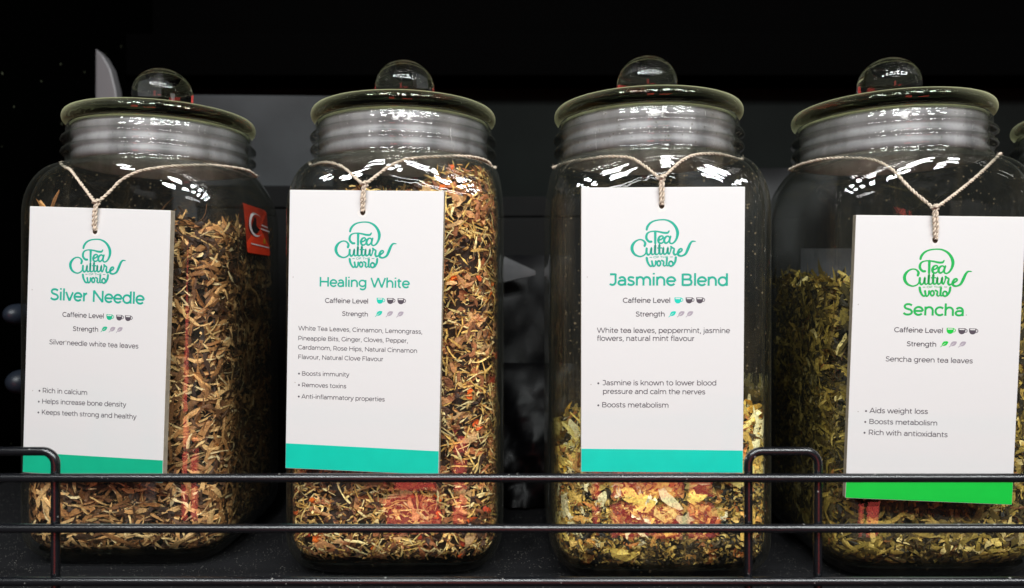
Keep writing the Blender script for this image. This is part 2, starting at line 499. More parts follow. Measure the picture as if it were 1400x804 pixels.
CARDS = {1: {'band': [(-0.045, -0.14632), (0.04435, -0.14526)],
     'body': [('Silver needle white tea leaves', -0.02929, -0.08118, 0.02685, -0.08097)],
     'bullets': [('Rich in calcium', -0.03275, -0.11016, -0.00442, -0.10988), ('Helps increase bone density', -0.03293, -0.11661, 0.02027, -0.11549),
                 ('Keeps teeth strong and healthy', -0.03293, -0.12306, 0.02691, -0.12221)],
     'cups': [(0.00829, -0.0635), (0.01446, -0.06352), (0.01998, -0.06361)],
     'dots': [(-0.03496, -0.10916), (-0.03523, -0.11562), (-0.03528, -0.12207)],
     'hole': (-0.00233, -0.01391),
     'leaves': [(0.00547, -0.07053), (0.01054, -0.07047), (0.01515, -0.07042)],
     'level': [('Caffeine Level', -0.02134, -0.06453, 0.00463, -0.06439), ('Strength', -0.01445, -0.07263, 0.00136, -0.07236)],
     'logo': (1.003992, 0.006409, -0.000725, -0.000409),
     'pose': (-0.24128, 0.43255, 0.05021, -0.1191, 0.01335, 0.04129, 0.08911),
     'title': [('Silver Needle', -0.02929, -0.05493, 0.0293, -0.05501)]},
 2: {'band': [(-0.04433, -0.14417), (0.04401, -0.14504)],
     'body': [('White Tea Leaves, Cinnamon, Lemongrass,', -0.03772, -0.07955, 0.03342, -0.07969),
              ('Pineapple Bits, Ginger, Cloves, Pepper,', -0.03784, -0.08524, 0.02541, -0.08495),
              ('Cardamom, Rose Hips, Natural Cinnamon', -0.03775, -0.09036, 0.03071, -0.09041),
              ('Flavour, Natural Clove Flavour', -0.03766, -0.09584, 0.01143, -0.09571)],
     'bullets': [('Boosts immunity', -0.03531, -0.10521, -0.00805, -0.10499), ('Removes toxins', -0.0352, -0.1117, -0.00962, -0.11166),
                 ('Anti-inflammatory properties', -0.03522, -0.11824, 0.01269, -0.11831)],
     'cups': [(0.00908, -0.06178), (0.01495, -0.06177), (0.02101, -0.06179)],
     'dots': [(-0.03713, -0.10419), (-0.03702, -0.11068), (-0.03704, -0.11722)],
     'hole': (-0.00168, -0.01259),
     'leaves': [(0.00888, -0.06889), (0.01496, -0.0689), (0.02102, -0.06892)],
     'level': [('Caffeine Level', -0.02244, -0.06362, 0.00218, -0.06346), ('Strength', -0.01247, -0.07073, 0.00223, -0.07074)],
     'logo': (1.0, -0.0, 0.0, -0.0),
     'pose': (-0.08185, 0.41495, 0.05814, -0.09454, 0.01312, 0.02205, 0.08861),
     'title': [('Healing White', -0.02575, -0.05443, 0.02545, -0.05425)]},
 3: {'band': [(-0.04461, -0.14531), (0.04445, -0.14585)],
     'body': [('White tea leaves, peppermint, jasmine', -0.03583, -0.08041, 0.03692, -0.08054), ('flowers, natural mint flavour', -0.03582, -0.08489, 0.01752, -0.08493)],
     'bullets': [('Jasmine is known to lower blood', -0.03294, -0.10966, 0.02973, -0.10961), ('pressure and calm the nerves', -0.03261, -0.11445, 0.02361, -0.1146),
                 ('Boosts metabolism', -0.03309, -0.12198, 0.00349, -0.12205)],
     'cups': [(0.00849, -0.06248), (0.01463, -0.06248), (0.02045, -0.06249)],
     'dots': [(-0.0353, -0.1086), (-0.03528, -0.12092)],
     'hole': (-0.00065, -0.01052),
     'leaves': [(0.00579, -0.06985), (0.01049, -0.06985), (0.01523, -0.06985)],
     'level': [('Caffeine Level', -0.02159, -0.06375, 0.00415, -0.06377), ('Strength', -0.01451, -0.07134, 0.00117, -0.07134)],
     'logo': (1.005674, 0.000114, 4.1e-05, -8.1e-05),
     'pose': (0.08309, 0.40716, 0.05888, -0.03121, 0.03142, -0.00117, 0.08975),
     'title': [('Jasmine Blend', -0.02944, -0.05413, 0.03553, -0.05443)]},
 4: {'band': [(-0.04487, -0.14521), (0.0444, -0.14479)],
     'body': [('Sencha green tea leaves', -0.02561, -0.08071, 0.02024, -0.08055)],
     'bullets': [('Aids weight loss', -0.03297, -0.10987, -0.00226, -0.10939), ('Boosts metabolism', -0.03306, -0.116, 0.00305, -0.11566),
                 ('Rich with antioxidants', -0.03315, -0.12211, 0.00874, -0.122)],
     'cups': [(0.00781, -0.06294), (0.01396, -0.06299), (0.0196, -0.06297)],
     'dots': [(-0.03514, -0.10887), (-0.0353, -0.11501), (-0.03547, -0.12112)],
     'hole': (-0.00213, -0.01354),
     'leaves': [(0.00541, -0.07011), (0.00992, -0.07007), (0.01476, -0.07003)],
     'level': [('Caffeine Level', -0.02156, -0.06432, 0.00386, -0.06425), ('Strength', -0.01465, -0.07194, 0.0007, -0.07186)],
     'logo': (1.01391, 0.008709, -0.00071, -0.000195),
     'pose': (0.23429, 0.40459, 0.04274, -0.08393, 0.04426, 0.02058, 0.0891),
     'title': [('Sencha', -0.01715, -0.0548, 0.01429, -0.05464)]}}
LOGO = [[(-0.00881, -0.02311, 0.001062), (-0.00833, -0.02147, 0.001144), (-0.00689, -0.01961, 0.00098), (-0.00461, -0.01835, 0.000735), (-0.00127, -0.01778, 0.000653),
  (0.00208, -0.01798, 0.000776), (0.00503, -0.01945, 0.001062), (0.00708, -0.02187, 0.001307), (0.00805, -0.02471, 0.00147), (0.00768, -0.02757, 0.001144),
  (0.00647, -0.02983, 0.000898), (0.00503, -0.03079, 0.000735), (0.00398, -0.03048, 0.000817), (0.00363, -0.02946, 0.00098), (0.00393, -0.02783, 0.00098),
  (0.00425, -0.02688, 0.000898)],
 [(-0.00629, -0.02974, 0.001144), (-0.00743, -0.02968, 0.001062), (-0.00871, -0.02843, 0.001144), (-0.00899, -0.0268, 0.001144), (-0.00835, -0.02515, 0.000898),
  (-0.00669, -0.02427, 0.000653), (-0.00451, -0.02407, 0.000694), (-0.00199, -0.02436, 0.000817), (0.00053, -0.0249, 0.00098), (0.00262, -0.02487, 0.00098),
  (0.00344, -0.02388, 0.000653)],
 [(-0.00413, -0.02427, 0.001225), (-0.0041, -0.03061, 0.001062)],
 [(-0.00245, -0.02903, 0.000817), (-0.00066, -0.02839, 0.000735), (0.00016, -0.02727, 0.000817), (-0.00048, -0.02659, 0.000735), (-0.00173, -0.0271, 0.00098),
  (-0.00245, -0.02874, 0.001144), (-0.00205, -0.03025, 0.00098), (-0.00087, -0.03064, 0.000817), (0.00042, -0.02992, 0.000653)],
 [(0.00401, -0.02762, 0.000817), (0.00266, -0.02674, 0.000735), (0.00121, -0.02766, 0.001062), (0.00074, -0.02939, 0.001144), (0.00168, -0.0306, 0.000898),
  (0.00305, -0.02976, 0.000735), (0.00385, -0.02783, 0.000735)],
 [(-0.00991, -0.03201, 0.001144), (-0.0096, -0.03049, 0.001144), (-0.0108, -0.02899, 0.000735), (-0.01283, -0.02861, 0.000653), (-0.01513, -0.02976, 0.00098),
  (-0.01665, -0.03204, 0.001389), (-0.01664, -0.0345, 0.001389), (-0.01521, -0.03673, 0.001062), (-0.01267, -0.03783, 0.000735), (-0.01057, -0.03734, 0.000735),
  (-0.00925, -0.03601, 0.000735), (-0.00879, -0.03355, 0.00098)],
 [(-0.00879, -0.03346, 0.001062), (-0.00883, -0.03559, 0.001062), (-0.00797, -0.03693, 0.000898), (-0.00681, -0.03605, 0.000735), (-0.00623, -0.03342, 0.00098),
  (-0.00627, -0.03576, 0.00098), (-0.00554, -0.03677, 0.000735), (-0.00438, -0.03572, 0.000572), (-0.00412, -0.03163, 0.001062), (-0.00417, -0.03592, 0.001062),
  (-0.00323, -0.03673, 0.000735), (-0.0022, -0.03569, 0.000572), (-0.00186, -0.03147, 0.001062), (-0.00182, -0.03568, 0.001062), (-0.00093, -0.03669, 0.000735),
  (6e-05, -0.03544, 0.000653), (0.00035, -0.03331, 0.00098), (0.00022, -0.03552, 0.001062), (0.001, -0.03665, 0.000817), (0.0022, -0.03573, 0.000735),
  (0.00278, -0.03327, 0.00098), (0.00273, -0.03548, 0.001062), (0.00351, -0.03653, 0.000735), (0.00423, -0.03497, 0.000653), (0.00469, -0.03259, 0.000898)],
 [(-0.00287, -0.03324, 0.000572), (-0.00049, -0.03321, 0.000572)],
 [(0.00444, -0.03251, 0.000898), (0.00528, -0.03315, 0.000817), (0.00621, -0.03379, 0.000817), (0.00592, -0.03575, 0.001062), (0.00661, -0.03697, 0.000898),
  (0.00793, -0.03633, 0.000653)],
 [(0.00826, -0.03633, 0.000735), (0.0104, -0.03466, 0.000817), (0.01021, -0.03364, 0.000735), (0.00906, -0.03407, 0.00098), (0.00826, -0.03592, 0.001144),
  (0.0087, -0.03722, 0.001062), (0.01037, -0.03759, 0.000817), (0.01243, -0.03646, 0.001062), (0.01364, -0.03399, 0.001307), (0.01483, -0.03112, 0.001144),
  (0.01605, -0.02968, 0.000817), (0.01779, -0.02961, 0.000408)],
 [(-0.00706, -0.03835, 0.000286), (-0.00593, -0.03833, 0.000286)], [(0.00404, -0.03815, 0.000286), (0.00537, -0.03813, 0.000286)],
 [(-0.00874, -0.03866, 0.001144), (-0.00832, -0.0407, 0.001062), (-0.00719, -0.04273, 0.000898), (-0.00618, -0.0432, 0.000735), (-0.00573, -0.0423, 0.000735),
  (-0.00589, -0.04046, 0.00098)],
 [(-0.00575, -0.04127, 0.000898), (-0.00517, -0.04315, 0.000817), (-0.00409, -0.04255, 0.000735), (-0.00379, -0.04042, 0.000898)],
 [(-0.00215, -0.04027, 0.000817), (-0.00168, -0.04042, 0.000817), (-0.00132, -0.0409, 0.000817), (-0.00117, -0.04156, 0.000817), (-0.00127, -0.04225, 0.000817),
  (-0.0016, -0.04276, 0.000817), (-0.00205, -0.04296, 0.000817), (-0.00252, -0.0428, 0.000817), (-0.00287, -0.04233, 0.000817), (-0.00302, -0.04165, 0.000817),
  (-0.00291, -0.04097, 0.000817), (-0.00259, -0.04046, 0.000817), (-0.00213, -0.04027, 0.000817)],
 [(-0.00053, -0.04003, 0.000817), (0.00053, -0.04075, 0.000817), (0.00039, -0.04239, 0.000898), (0.00107, -0.04311, 0.000572), (0.00178, -0.04257, 0.00049)],
 [(0.00233, -0.0388, 0.00098), (0.00215, -0.04235, 0.000898), (0.00296, -0.04299, 0.000572)],
 [(0.00485, -0.0406, 0.000817), (0.00531, -0.04098, 0.000817), (0.00555, -0.04159, 0.000817), (0.00551, -0.04225, 0.000817), (0.0052, -0.0428, 0.000817),
  (0.00471, -0.0431, 0.000817), (0.00415, -0.04306, 0.000817), (0.00368, -0.0427, 0.000817), (0.00342, -0.04211, 0.000817), (0.00344, -0.04144, 0.000817),
  (0.00373, -0.04088, 0.000817), (0.00421, -0.04055, 0.000817), (0.00477, -0.04056, 0.000817)],
 [(0.00713, -0.03839, 0.001062), (0.00688, -0.04043, 0.001062), (0.00587, -0.04237, 0.000898), (0.00471, -0.04321, 0.000735)]]
OF_THE = (-0.005, -0.0388, 0.00296, -0.03874)
TWINE = {1: ([(-0.27811, 0.46097, 0.07887), (-0.26898, 0.45103, 0.07539), (-0.25738, 0.44108, 0.06631)], (-0.24236, 0.43114, 0.05261),
     [(-0.17877, 0.51497, 0.08251), (-0.18009, 0.49887, 0.08388), (-0.19196, 0.4734, 0.0824), (-0.2086, 0.45851, 0.07936), (-0.22151, 0.45247, 0.07652),
      (-0.22775, 0.44713, 0.07341), (-0.23377, 0.4418, 0.06773), (-0.23742, 0.43647, 0.06043)]),
 2: ([(-0.12477, 0.46043, 0.08015), (-0.11544, 0.44894, 0.07992), (-0.10714, 0.44215, 0.07828), (-0.09957, 0.43772, 0.07489), (-0.0905, 0.4256, 0.06735)],
     (-0.08264, 0.41348, 0.06072),
     [(-0.01219, 0.47395, 0.08062), (-0.01609, 0.46482, 0.08367), (-0.02671, 0.45018, 0.0837), (-0.0438, 0.44284, 0.08234), (-0.0603, 0.4355, 0.07968),
      (-0.06987, 0.42816, 0.07453), (-0.077, 0.42082, 0.06743)]),
 3: ([(0.02707, 0.47194, 0.08075), (0.0337, 0.45433, 0.08088), (0.0456, 0.43913, 0.08035), (0.05747, 0.4304, 0.08003), (0.06819, 0.42558, 0.07829),
      (0.07398, 0.41557, 0.07234)],
     (0.08196, 0.40557, 0.06276),
     [(0.13616, 0.44411, 0.08082), (0.12168, 0.43168, 0.08155), (0.1072, 0.42505, 0.08029), (0.09728, 0.41856, 0.07617), (0.08884, 0.41206, 0.06928)]),
 4: ([(0.18654, 0.49505, 0.08372), (0.18776, 0.4746, 0.08402), (0.19449, 0.45732, 0.08368), (0.20435, 0.44434, 0.08174), (0.21372, 0.43655, 0.07901),
      (0.2188, 0.42545, 0.07153), (0.22334, 0.41435, 0.05901)],
     (0.23045, 0.40325, 0.04637), [(0.29104, 0.44185, 0.08303), (0.27153, 0.42898, 0.07), (0.25104, 0.41612, 0.05762)])}

# ================================================================== the shelf
SHELF_Z = -0.1684


def slab(name, x0, x1, y0, y1, z0, z1, mat, bevel=0.002):
    bm = bmesh.new()
    bm_box(bm, x0, x1, y0, y1, z0, z1, bevel)
    o = bm_obj(name, bm, mat)
    o["kind"] = "structure"
    return o


slab("shelf", -0.60, 0.95, 0.345, 0.93, SHELF_Z - 0.02, SHELF_Z, MAT["shelf"])
slab("back_panel", -0.60, 0.95, 0.932, 0.95, SHELF_Z - 0.02, 0.60, MAT["black"])
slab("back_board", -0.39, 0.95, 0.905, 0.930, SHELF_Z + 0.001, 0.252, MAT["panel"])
slab("side_panel", -0.470, -0.452, 0.36, 0.931, SHELF_Z + 0.001, 0.60, MAT["side"])
slab("upper_shelf", -0.45, 0.95, 0.86, 0.931, 0.254, 0.303, MAT["black"])

# ================================================================== jar shape
SUP = 6.0                      # exponent of the rounded-square section


def section(phi, rc, a, m):
    """polar radius: circle rc blended by m into a rounded square of half width a"""
    c, s = np.abs(np.cos(phi)), np.abs(np.sin(phi))
    sq = a / (c ** SUP + s ** SUP) ** (1.0 / SUP)
    return rc * (1 - m) + sq * m


A = 0.0662                     # half width of the body
ZB, ZT = -0.168, 0.1105        # foot and rim of the jar


def outer_profile():
    pr = [(0.1095, 0.0560, 0), (0.1105, 0.0568, 0), (0.1100, 0.0578, 0), (0.1080, 0.0581, 0), (0.1045, 0.0581, 0), (0.1033, 0.0590, 0), (0.1024, 0.0606, 0),
          (0.1008, 0.0613, 0), (0.0992, 0.0606, 0), (0.0980, 0.0588, 0), (0.0962, 0.0583, 0), (0.0951, 0.0592, 0), (0.0942, 0.0606, 0),
          (0.0927, 0.0612, 0), (0.0912, 0.0605, 0), (0.0900, 0.0590, 0), (0.0878, 0.0584, 0), (0.0858, 0.0588, 0), (0.0840, 0.0598, 0)]
    for k in range(1, 13):
        th = math.pi / 2 * k / 12
        pr.append((0.0832 - 0.0345 * (1 - math.cos(th)), 0.0600, math.sin(th)))
    for z in np.linspace(0.040, -0.138, 14):
        pr.append((z, 0.06, 1))
    for k in range(1, 11):
        th = math.pi / 2 * k / 10
        pr.append((-0.1445 - 0.0235 * math.sin(th), 0.06, 1, 1 - 0.31 * (1 - math.cos(th))))
    return pr


def loft(rings, nphi, verts, faces):
    base = len(verts)
    phi = np.linspace(0, 2 * math.pi, nphi, endpoint=False)
    for (z, rc, a, m) in rings:
        r = section(phi, rc, a, m)
        for p, q in zip(phi, r):
            verts.append((q * math.cos(p), q * math.sin(p), z))
    n = len(rings)
    for i in range(n - 1):
        for k in range(nphi):
            k2 = (k + 1) % nphi
            faces.append((base + i * nphi + k, base + i * nphi + k2, base + (i + 1) * nphi + k2, base + (i + 1) * nphi + k))
    return base


def jar_rings():
    out = []
    for p in outer_profile():
        s = p[3] if len(p) > 3 else 1.0
        out.append((p[0], p[1] * s, A * s, p[2]))
    return out


def inner_rings(t=0.0030):
    out = []
    for (z, rc, a, m) in jar_rings():
        zz = max(z, ZB + 0.0)
        if z < -0.14:
            f = (z + 0.14) / (ZB + 0.14)
            zz = z + 0.0050 * f
        out.append((zz, min(rc, 0.0583) - 0.0023, a - t, m))
    return out


def inner_limit():
    """z -> (rc, a, m) of the inner wall, as interpolation tables with rising z"""
    rr = inner_rings()[::-1]
    z = np.array([r[0] for r in rr])
    o = np.argsort(z)
    return z[o], np.array([r[1] for r in rr])[o], np.array([r[2] for r in rr])[o], np.array([r[3] for r in rr])[o]


LIM = inner_limit()
Z_IN = -0.1570                 # the tea lies on the thick base


def r_lim(phi, z, gap=0.0004):
    zz = np.clip(z, LIM[0][0], LIM[0][-1])
    return section(phi, np.interp(zz, LIM[0], LIM[1]), np.interp(zz, LIM[0], LIM[2]), np.interp(zz, LIM[0], LIM[3])) - gap


def make_jar_body():
    v, f = [], []
    NP = 112
    o_r = jar_rings()
    i_r = inner_rings()
    b0 = loft(o_r, NP, v, f)
    b1 = loft(i_r, NP, v, f)
    n = len(o_r)
    for k in range(NP):
        k2 = (k + 1) % NP
        f.append((b0 + k, b1 + k, b1 + k2, b0 + k2))                     # rim
    for base, flip in ((b0 + (n - 1) * NP, False), (b1 + (n - 1) * NP, True)):   # floors
        ring = [base + k for k in range(NP)]
        inner = []
        for k in ring:
            x, y, z = v[k]
            inner.append(len(v))
            v.append((x * 0.8, y * 0.8, z + 0.0025))
        for k in range(NP):
            k2 = (k + 1) % NP
            f.append((ring[k], ring[k2], inner[k2], inner[k]))
        f.append(tuple(inner))
    return v, f


def lathe(prof, nphi, close=False):
    v, f = [], []
    ring_ids = []
    for (r, z) in prof:
        if r < 1e-6:
            ring_ids.append([len(v)])
            v.append((0, 0, z))
        else:
            ring_ids.append(list(range(len(v), len(v) + nphi)))
            for k in range(nphi):
                p = 2 * math.pi * k / nphi
                v.append((r * math.cos(p), r * math.sin(p), z))
    pairs = list(zip(ring_ids[:-1], ring_ids[1:]))
    if close:
        pairs.append((ring_ids[-1], ring_ids[0]))
    for a, b in pairs:
        for k in range(nphi):
            k2 = (k + 1) % nphi
            if len(a) == 1 and len(b) == 1:
                continue
            if len(a) == 1:
                f.append((a[0], b[k], b[k2]))
            elif len(b) == 1:
                f.append((a[k], b[0], a[k2]))
            else:
                f.append((a[k], b[k], b[k2], a[k2]))
    return v, f


def lid_profile():
    z0, z1, r = 0.1112, 0.1212, 0.0606
    pr = [(0.0, z0 + 0.0030), (0.036, z0 + 0.0030), (0.046, z0 + 0.0016), (0.0535, z0 + 0.0004), (0.057, z0)]
    cz, hz = (z0 + z1) / 2, (z1 - z0) / 2
    for k in range(0, 13):
        th = -math.pi / 2 + math.pi * k / 12
        pr.append((r - 0.0045 + 0.0045 * math.cos(th), cz + hz * math.sin(th)))
    pr += [(0.052, z1 + 0.0001), (0.044, z1 - 0.0010), (0.034, z1 - 0.0012), (0.022, z1 - 0.0002), (0.0135, z1 + 0.0012), (0.0, z1 + 0.0012)]
    return pr


def knob_profile():
    zc, rr, h = 0.1372, 0.0196, 0.0184
    z0 = 0.1230
    pr = [(0.0, z0), (0.0112, z0)]
    for k in range(0, 25):
        th = -0.86 + (math.pi / 2 + 0.86) * k / 24
        pr.append((max(rr * math.cos(th), 0.0), zc + h * math.sin(th)))
    pr[-1] = (0.0, zc + h)
    return pr


def seal_profile():
    pr = [(0.0528, 0.1100), (0.0548, 0.1100), (0.0553, 0.108), (0.0551, 0.1030), (0.0540, 0.1020), (0.0540, 0.0998), (0.0552, 0.0988),
          (0.0551, 0.0955), (0.0540, 0.0945), (0.0540, 0.0928), (0.0552, 0.0918), (0.0549, 0.0868), (0.0528, 0.0868), (0.0525, 0.0990)]
    return pr


JAR_POS = [(-0.2415, 0.512), (-0.0717, 0.494), (0.0885, 0.485), (0.249, 0.4885), (0.415, 0.508)]
JAR_LABEL = [
    "clear glass jar of brown twiggy tea with a red sticker on its side",
    "clear glass jar packed up to its shoulder with straw coloured tea",
    "clear glass jar, mostly empty, with yellow flowers in its lower third",
    "clear glass jar of olive green leaves behind the green banded card",
    "clear glass jar at the right edge, mostly hidden behind its neighbour",
]
jar_v, jar_f = make_jar_body()
JARS = []
proto = None
KIDS = []
for i, (x, y) in enumerate(JAR_POS):
    if i == 0:
        j = empty("glass_jar", (x, y, SHELF_Z), JAR_LABEL[0], "jar", "glass tea jars in a row on the shelf")
        off = -SHELF_Z
        body = mesh_obj("jar_body", [(a, b, c + off) for a, b, c in jar_v], jar_f, MAT["glass"], j, True)
        v, f = [], []
        rr_ = [(-0.1576, 0.93), (-0.1585, 0.955), (-0.1600, 0.955), (-0.1625, 0.90), (-0.1645, 0.80), (-0.1652, 0.70)]
        loft([(z, 0.06, (A - 0.0034) * s * (1 - 0.31 * (1 - math.cos(math.asin(min(1.0, (-0.1445 - z) / 0.0235))))) / 0.96, 1) for z, s in rr_], 80, v, f)
        f.append(tuple(range(80)))
        f.append(tuple(range(5 * 80 + 79, 5 * 80 - 1, -1)))
        base = mesh_obj("glass_base", [(a, b_, c + off) for a, b_, c in v], f, MAT["base"], j, False)
        v, f = lathe(seal_profile(), 96, True)
        seal = mesh_obj("lid_seal", [(a, b, c + off) for a, b, c in v], f, MAT["seal"], j, True)
        v, f = lathe(lid_profile(), 112)
        lid = mesh_obj("lid", [(a, b, c + off) for a, b, c in v], f, MAT["lid"], j, True)
        v, f = lathe(knob_profile(), 64)
        knob = mesh_obj("lid_knob", [(a, b, c + off) for a, b, c in v], f, MAT["knob"], lid, True)
        for o in (body, base, seal, lid, knob):
            bm = bmesh.new()
            bm.from_mesh(o.data)
            bmesh.ops.recalc_face_normals(bm, faces=bm.faces[:])
            bm.to_mesh(o.data)
            bm.free()
        proto = (j, [body, base, seal, lid])
    else:
        j = proto[0].copy()
        COL.objects.link(j)
        j.location = (x, y, SHELF_Z)
        j["label"] = JAR_LABEL[i]
        for ch in proto[1]:
            c = ch.copy()
            COL.objects.link(c)
            c.parent = j
            for g in ch.children:
                d = g.copy()
                COL.objects.link(d)
                d.parent = c
            if i == 2 and ch.name.startswith("jar_body"):
                c.data = ch.data.copy()
                c.data.materials[0] = MAT["dusty"]
    JARS.append(j)
for i, (dx, dr) in enumerate(((0, 10), (0, 75), (0, 140), (0, 200), (0, 260))):
    for ch in JARS[i].children:
        if ch.name.startswith("lid") and not ch.name.startswith("lid_seal"):
            ch.rotation_euler = (0, 0, R(dr))


# ================================================================== loose tea
def flakes(rng, n, pos_fn, kinds):
    """n curled leaf pieces; kinds: list of (weight, length range, width range, curl, colours)"""
    NS = 7
    V, F, C = [], [], []
    w = np.array([k[0] for k in kinds], float)
    w /= w.sum()
    ids = rng.choice(len(kinds), n, p=w)
    P, NRM = pos_fn(n)
    verts = np.zeros((n, NS, 3, 3))
    cols = np.zeros((n, 3))
    t = np.linspace(-1, 1, NS)
    for ki, (wt, L, W, curl, pal) in enumerate(kinds):
        sel = np.where(ids == ki)[0]
        m = len(sel)
        if not m:
            continue
        ln = rng.uniform(*L, m)
        wd = rng.uniform(*W, m)
        nn = NRM[sel] + rng.normal(0, 0.42, (m, 3))
        nn /= np.linalg.norm(nn, axis=1)[:, None]
        d = rng.normal(0, 1, (m, 3)) * np.array([1, 1, 0.62])
        d -= nn * (d * nn).sum(1)[:, None]
        d /= np.linalg.norm(d, axis=1)[:, None]
        b = np.cross(nn, d)
        c1 = rng.normal(0, curl, m)
        c2 = rng.normal(0, curl, m)
        fold = rng.uniform(-0.7, 0.7, m)
        c3 = rng.normal(0, curl * 0.35, m)
        blunt = rng.beta(1.1, 1.6, m)
        twist = rng.normal(0, 0.7, m)
        wob = rng.uniform(0.45, 1.2, (m, NS))
        for s in range(NS):
            prof = 0.12 + 0.9 * math.sqrt(max(0.0, 1 - (abs(t[s]) ** 2.2))) * (1 - blunt) + 0.85 * blunt
            ctr = P[sel] + d * (ln * 0.5 * t[s])[:, None] + nn * (c1 * ln * t[s] ** 2 * 0.5)[:, None] + b * (ln * 0.5 * (c2 * (t[s] ** 2 - 0.4 * t[s]) + c3 * math.sin(2.6 * t[s])))[:, None]
            ang = twist * t[s]
            bb = b * np.cos(ang)[:, None] + nn * np.sin(ang)[:, None]
            nb = nn * np.cos(ang)[:, None] - b * np.sin(ang)[:, None]
            hw = (wd * 0.5 * prof * wob[:, s])[:, None]
            verts[sel, s, 0] = ctr - bb * hw
            verts[sel, s, 1] = ctr + nb * hw * fold[:, None]
            verts[sel, s, 2] = ctr + bb * hw
        pal = np.array(pal)
        pc = pal[rng.integers(0, len(pal), m)] * rng.uniform(0.7, 1.25, (m, 1))
        q = P[sel]
        clump = 1.0 + 0.16 * np.sin(q[:, 0] * 210 + 1.1) * np.sin(q[:, 2] * 170 + 0.4) + 0.12 * np.sin(q[:, 2] * 330 + q[:, 0] * 150)
        cols[sel] = pc * clump[:, None]
    v = verts.reshape(-1, 3)
    idx = np.arange(n)[:, None] * (NS * 3)
    quads = []
    for s in range(NS - 1):
        for q in range(2):
            a = s * 3 + q
            quads.append(np.concatenate([idx + a, idx + a + 1, idx + a + 4, idx + a + 3], 1))
    f = np.concatenate(quads, 0)
    c = np.repeat(cols, NS * 3, 0)
    return v, f, c


def clamp_inside(v, ztop=None):
    phi = np.arctan2(v[:, 1], v[:, 0])
    rho = np.hypot(v[:, 0], v[:, 1])
    v[:, 2] = np.maximum(v[:, 2], Z_IN)
    lim = r_lim(phi, v[:, 2])
    k = np.where(rho > lim, lim / np.maximum(rho, 1e-9), 1.0)
    v[:, 0] *= k
    v[:, 1] *= k
    return v


def top_height(level, tilt, x, y):
    return level + tilt[0] * x + tilt[1] * y + 0.004 * np.sin(70 * x + 1.3) * np.cos(60 * y) + 0.003 * np.sin(130 * x + 90 * y + 40 * level)


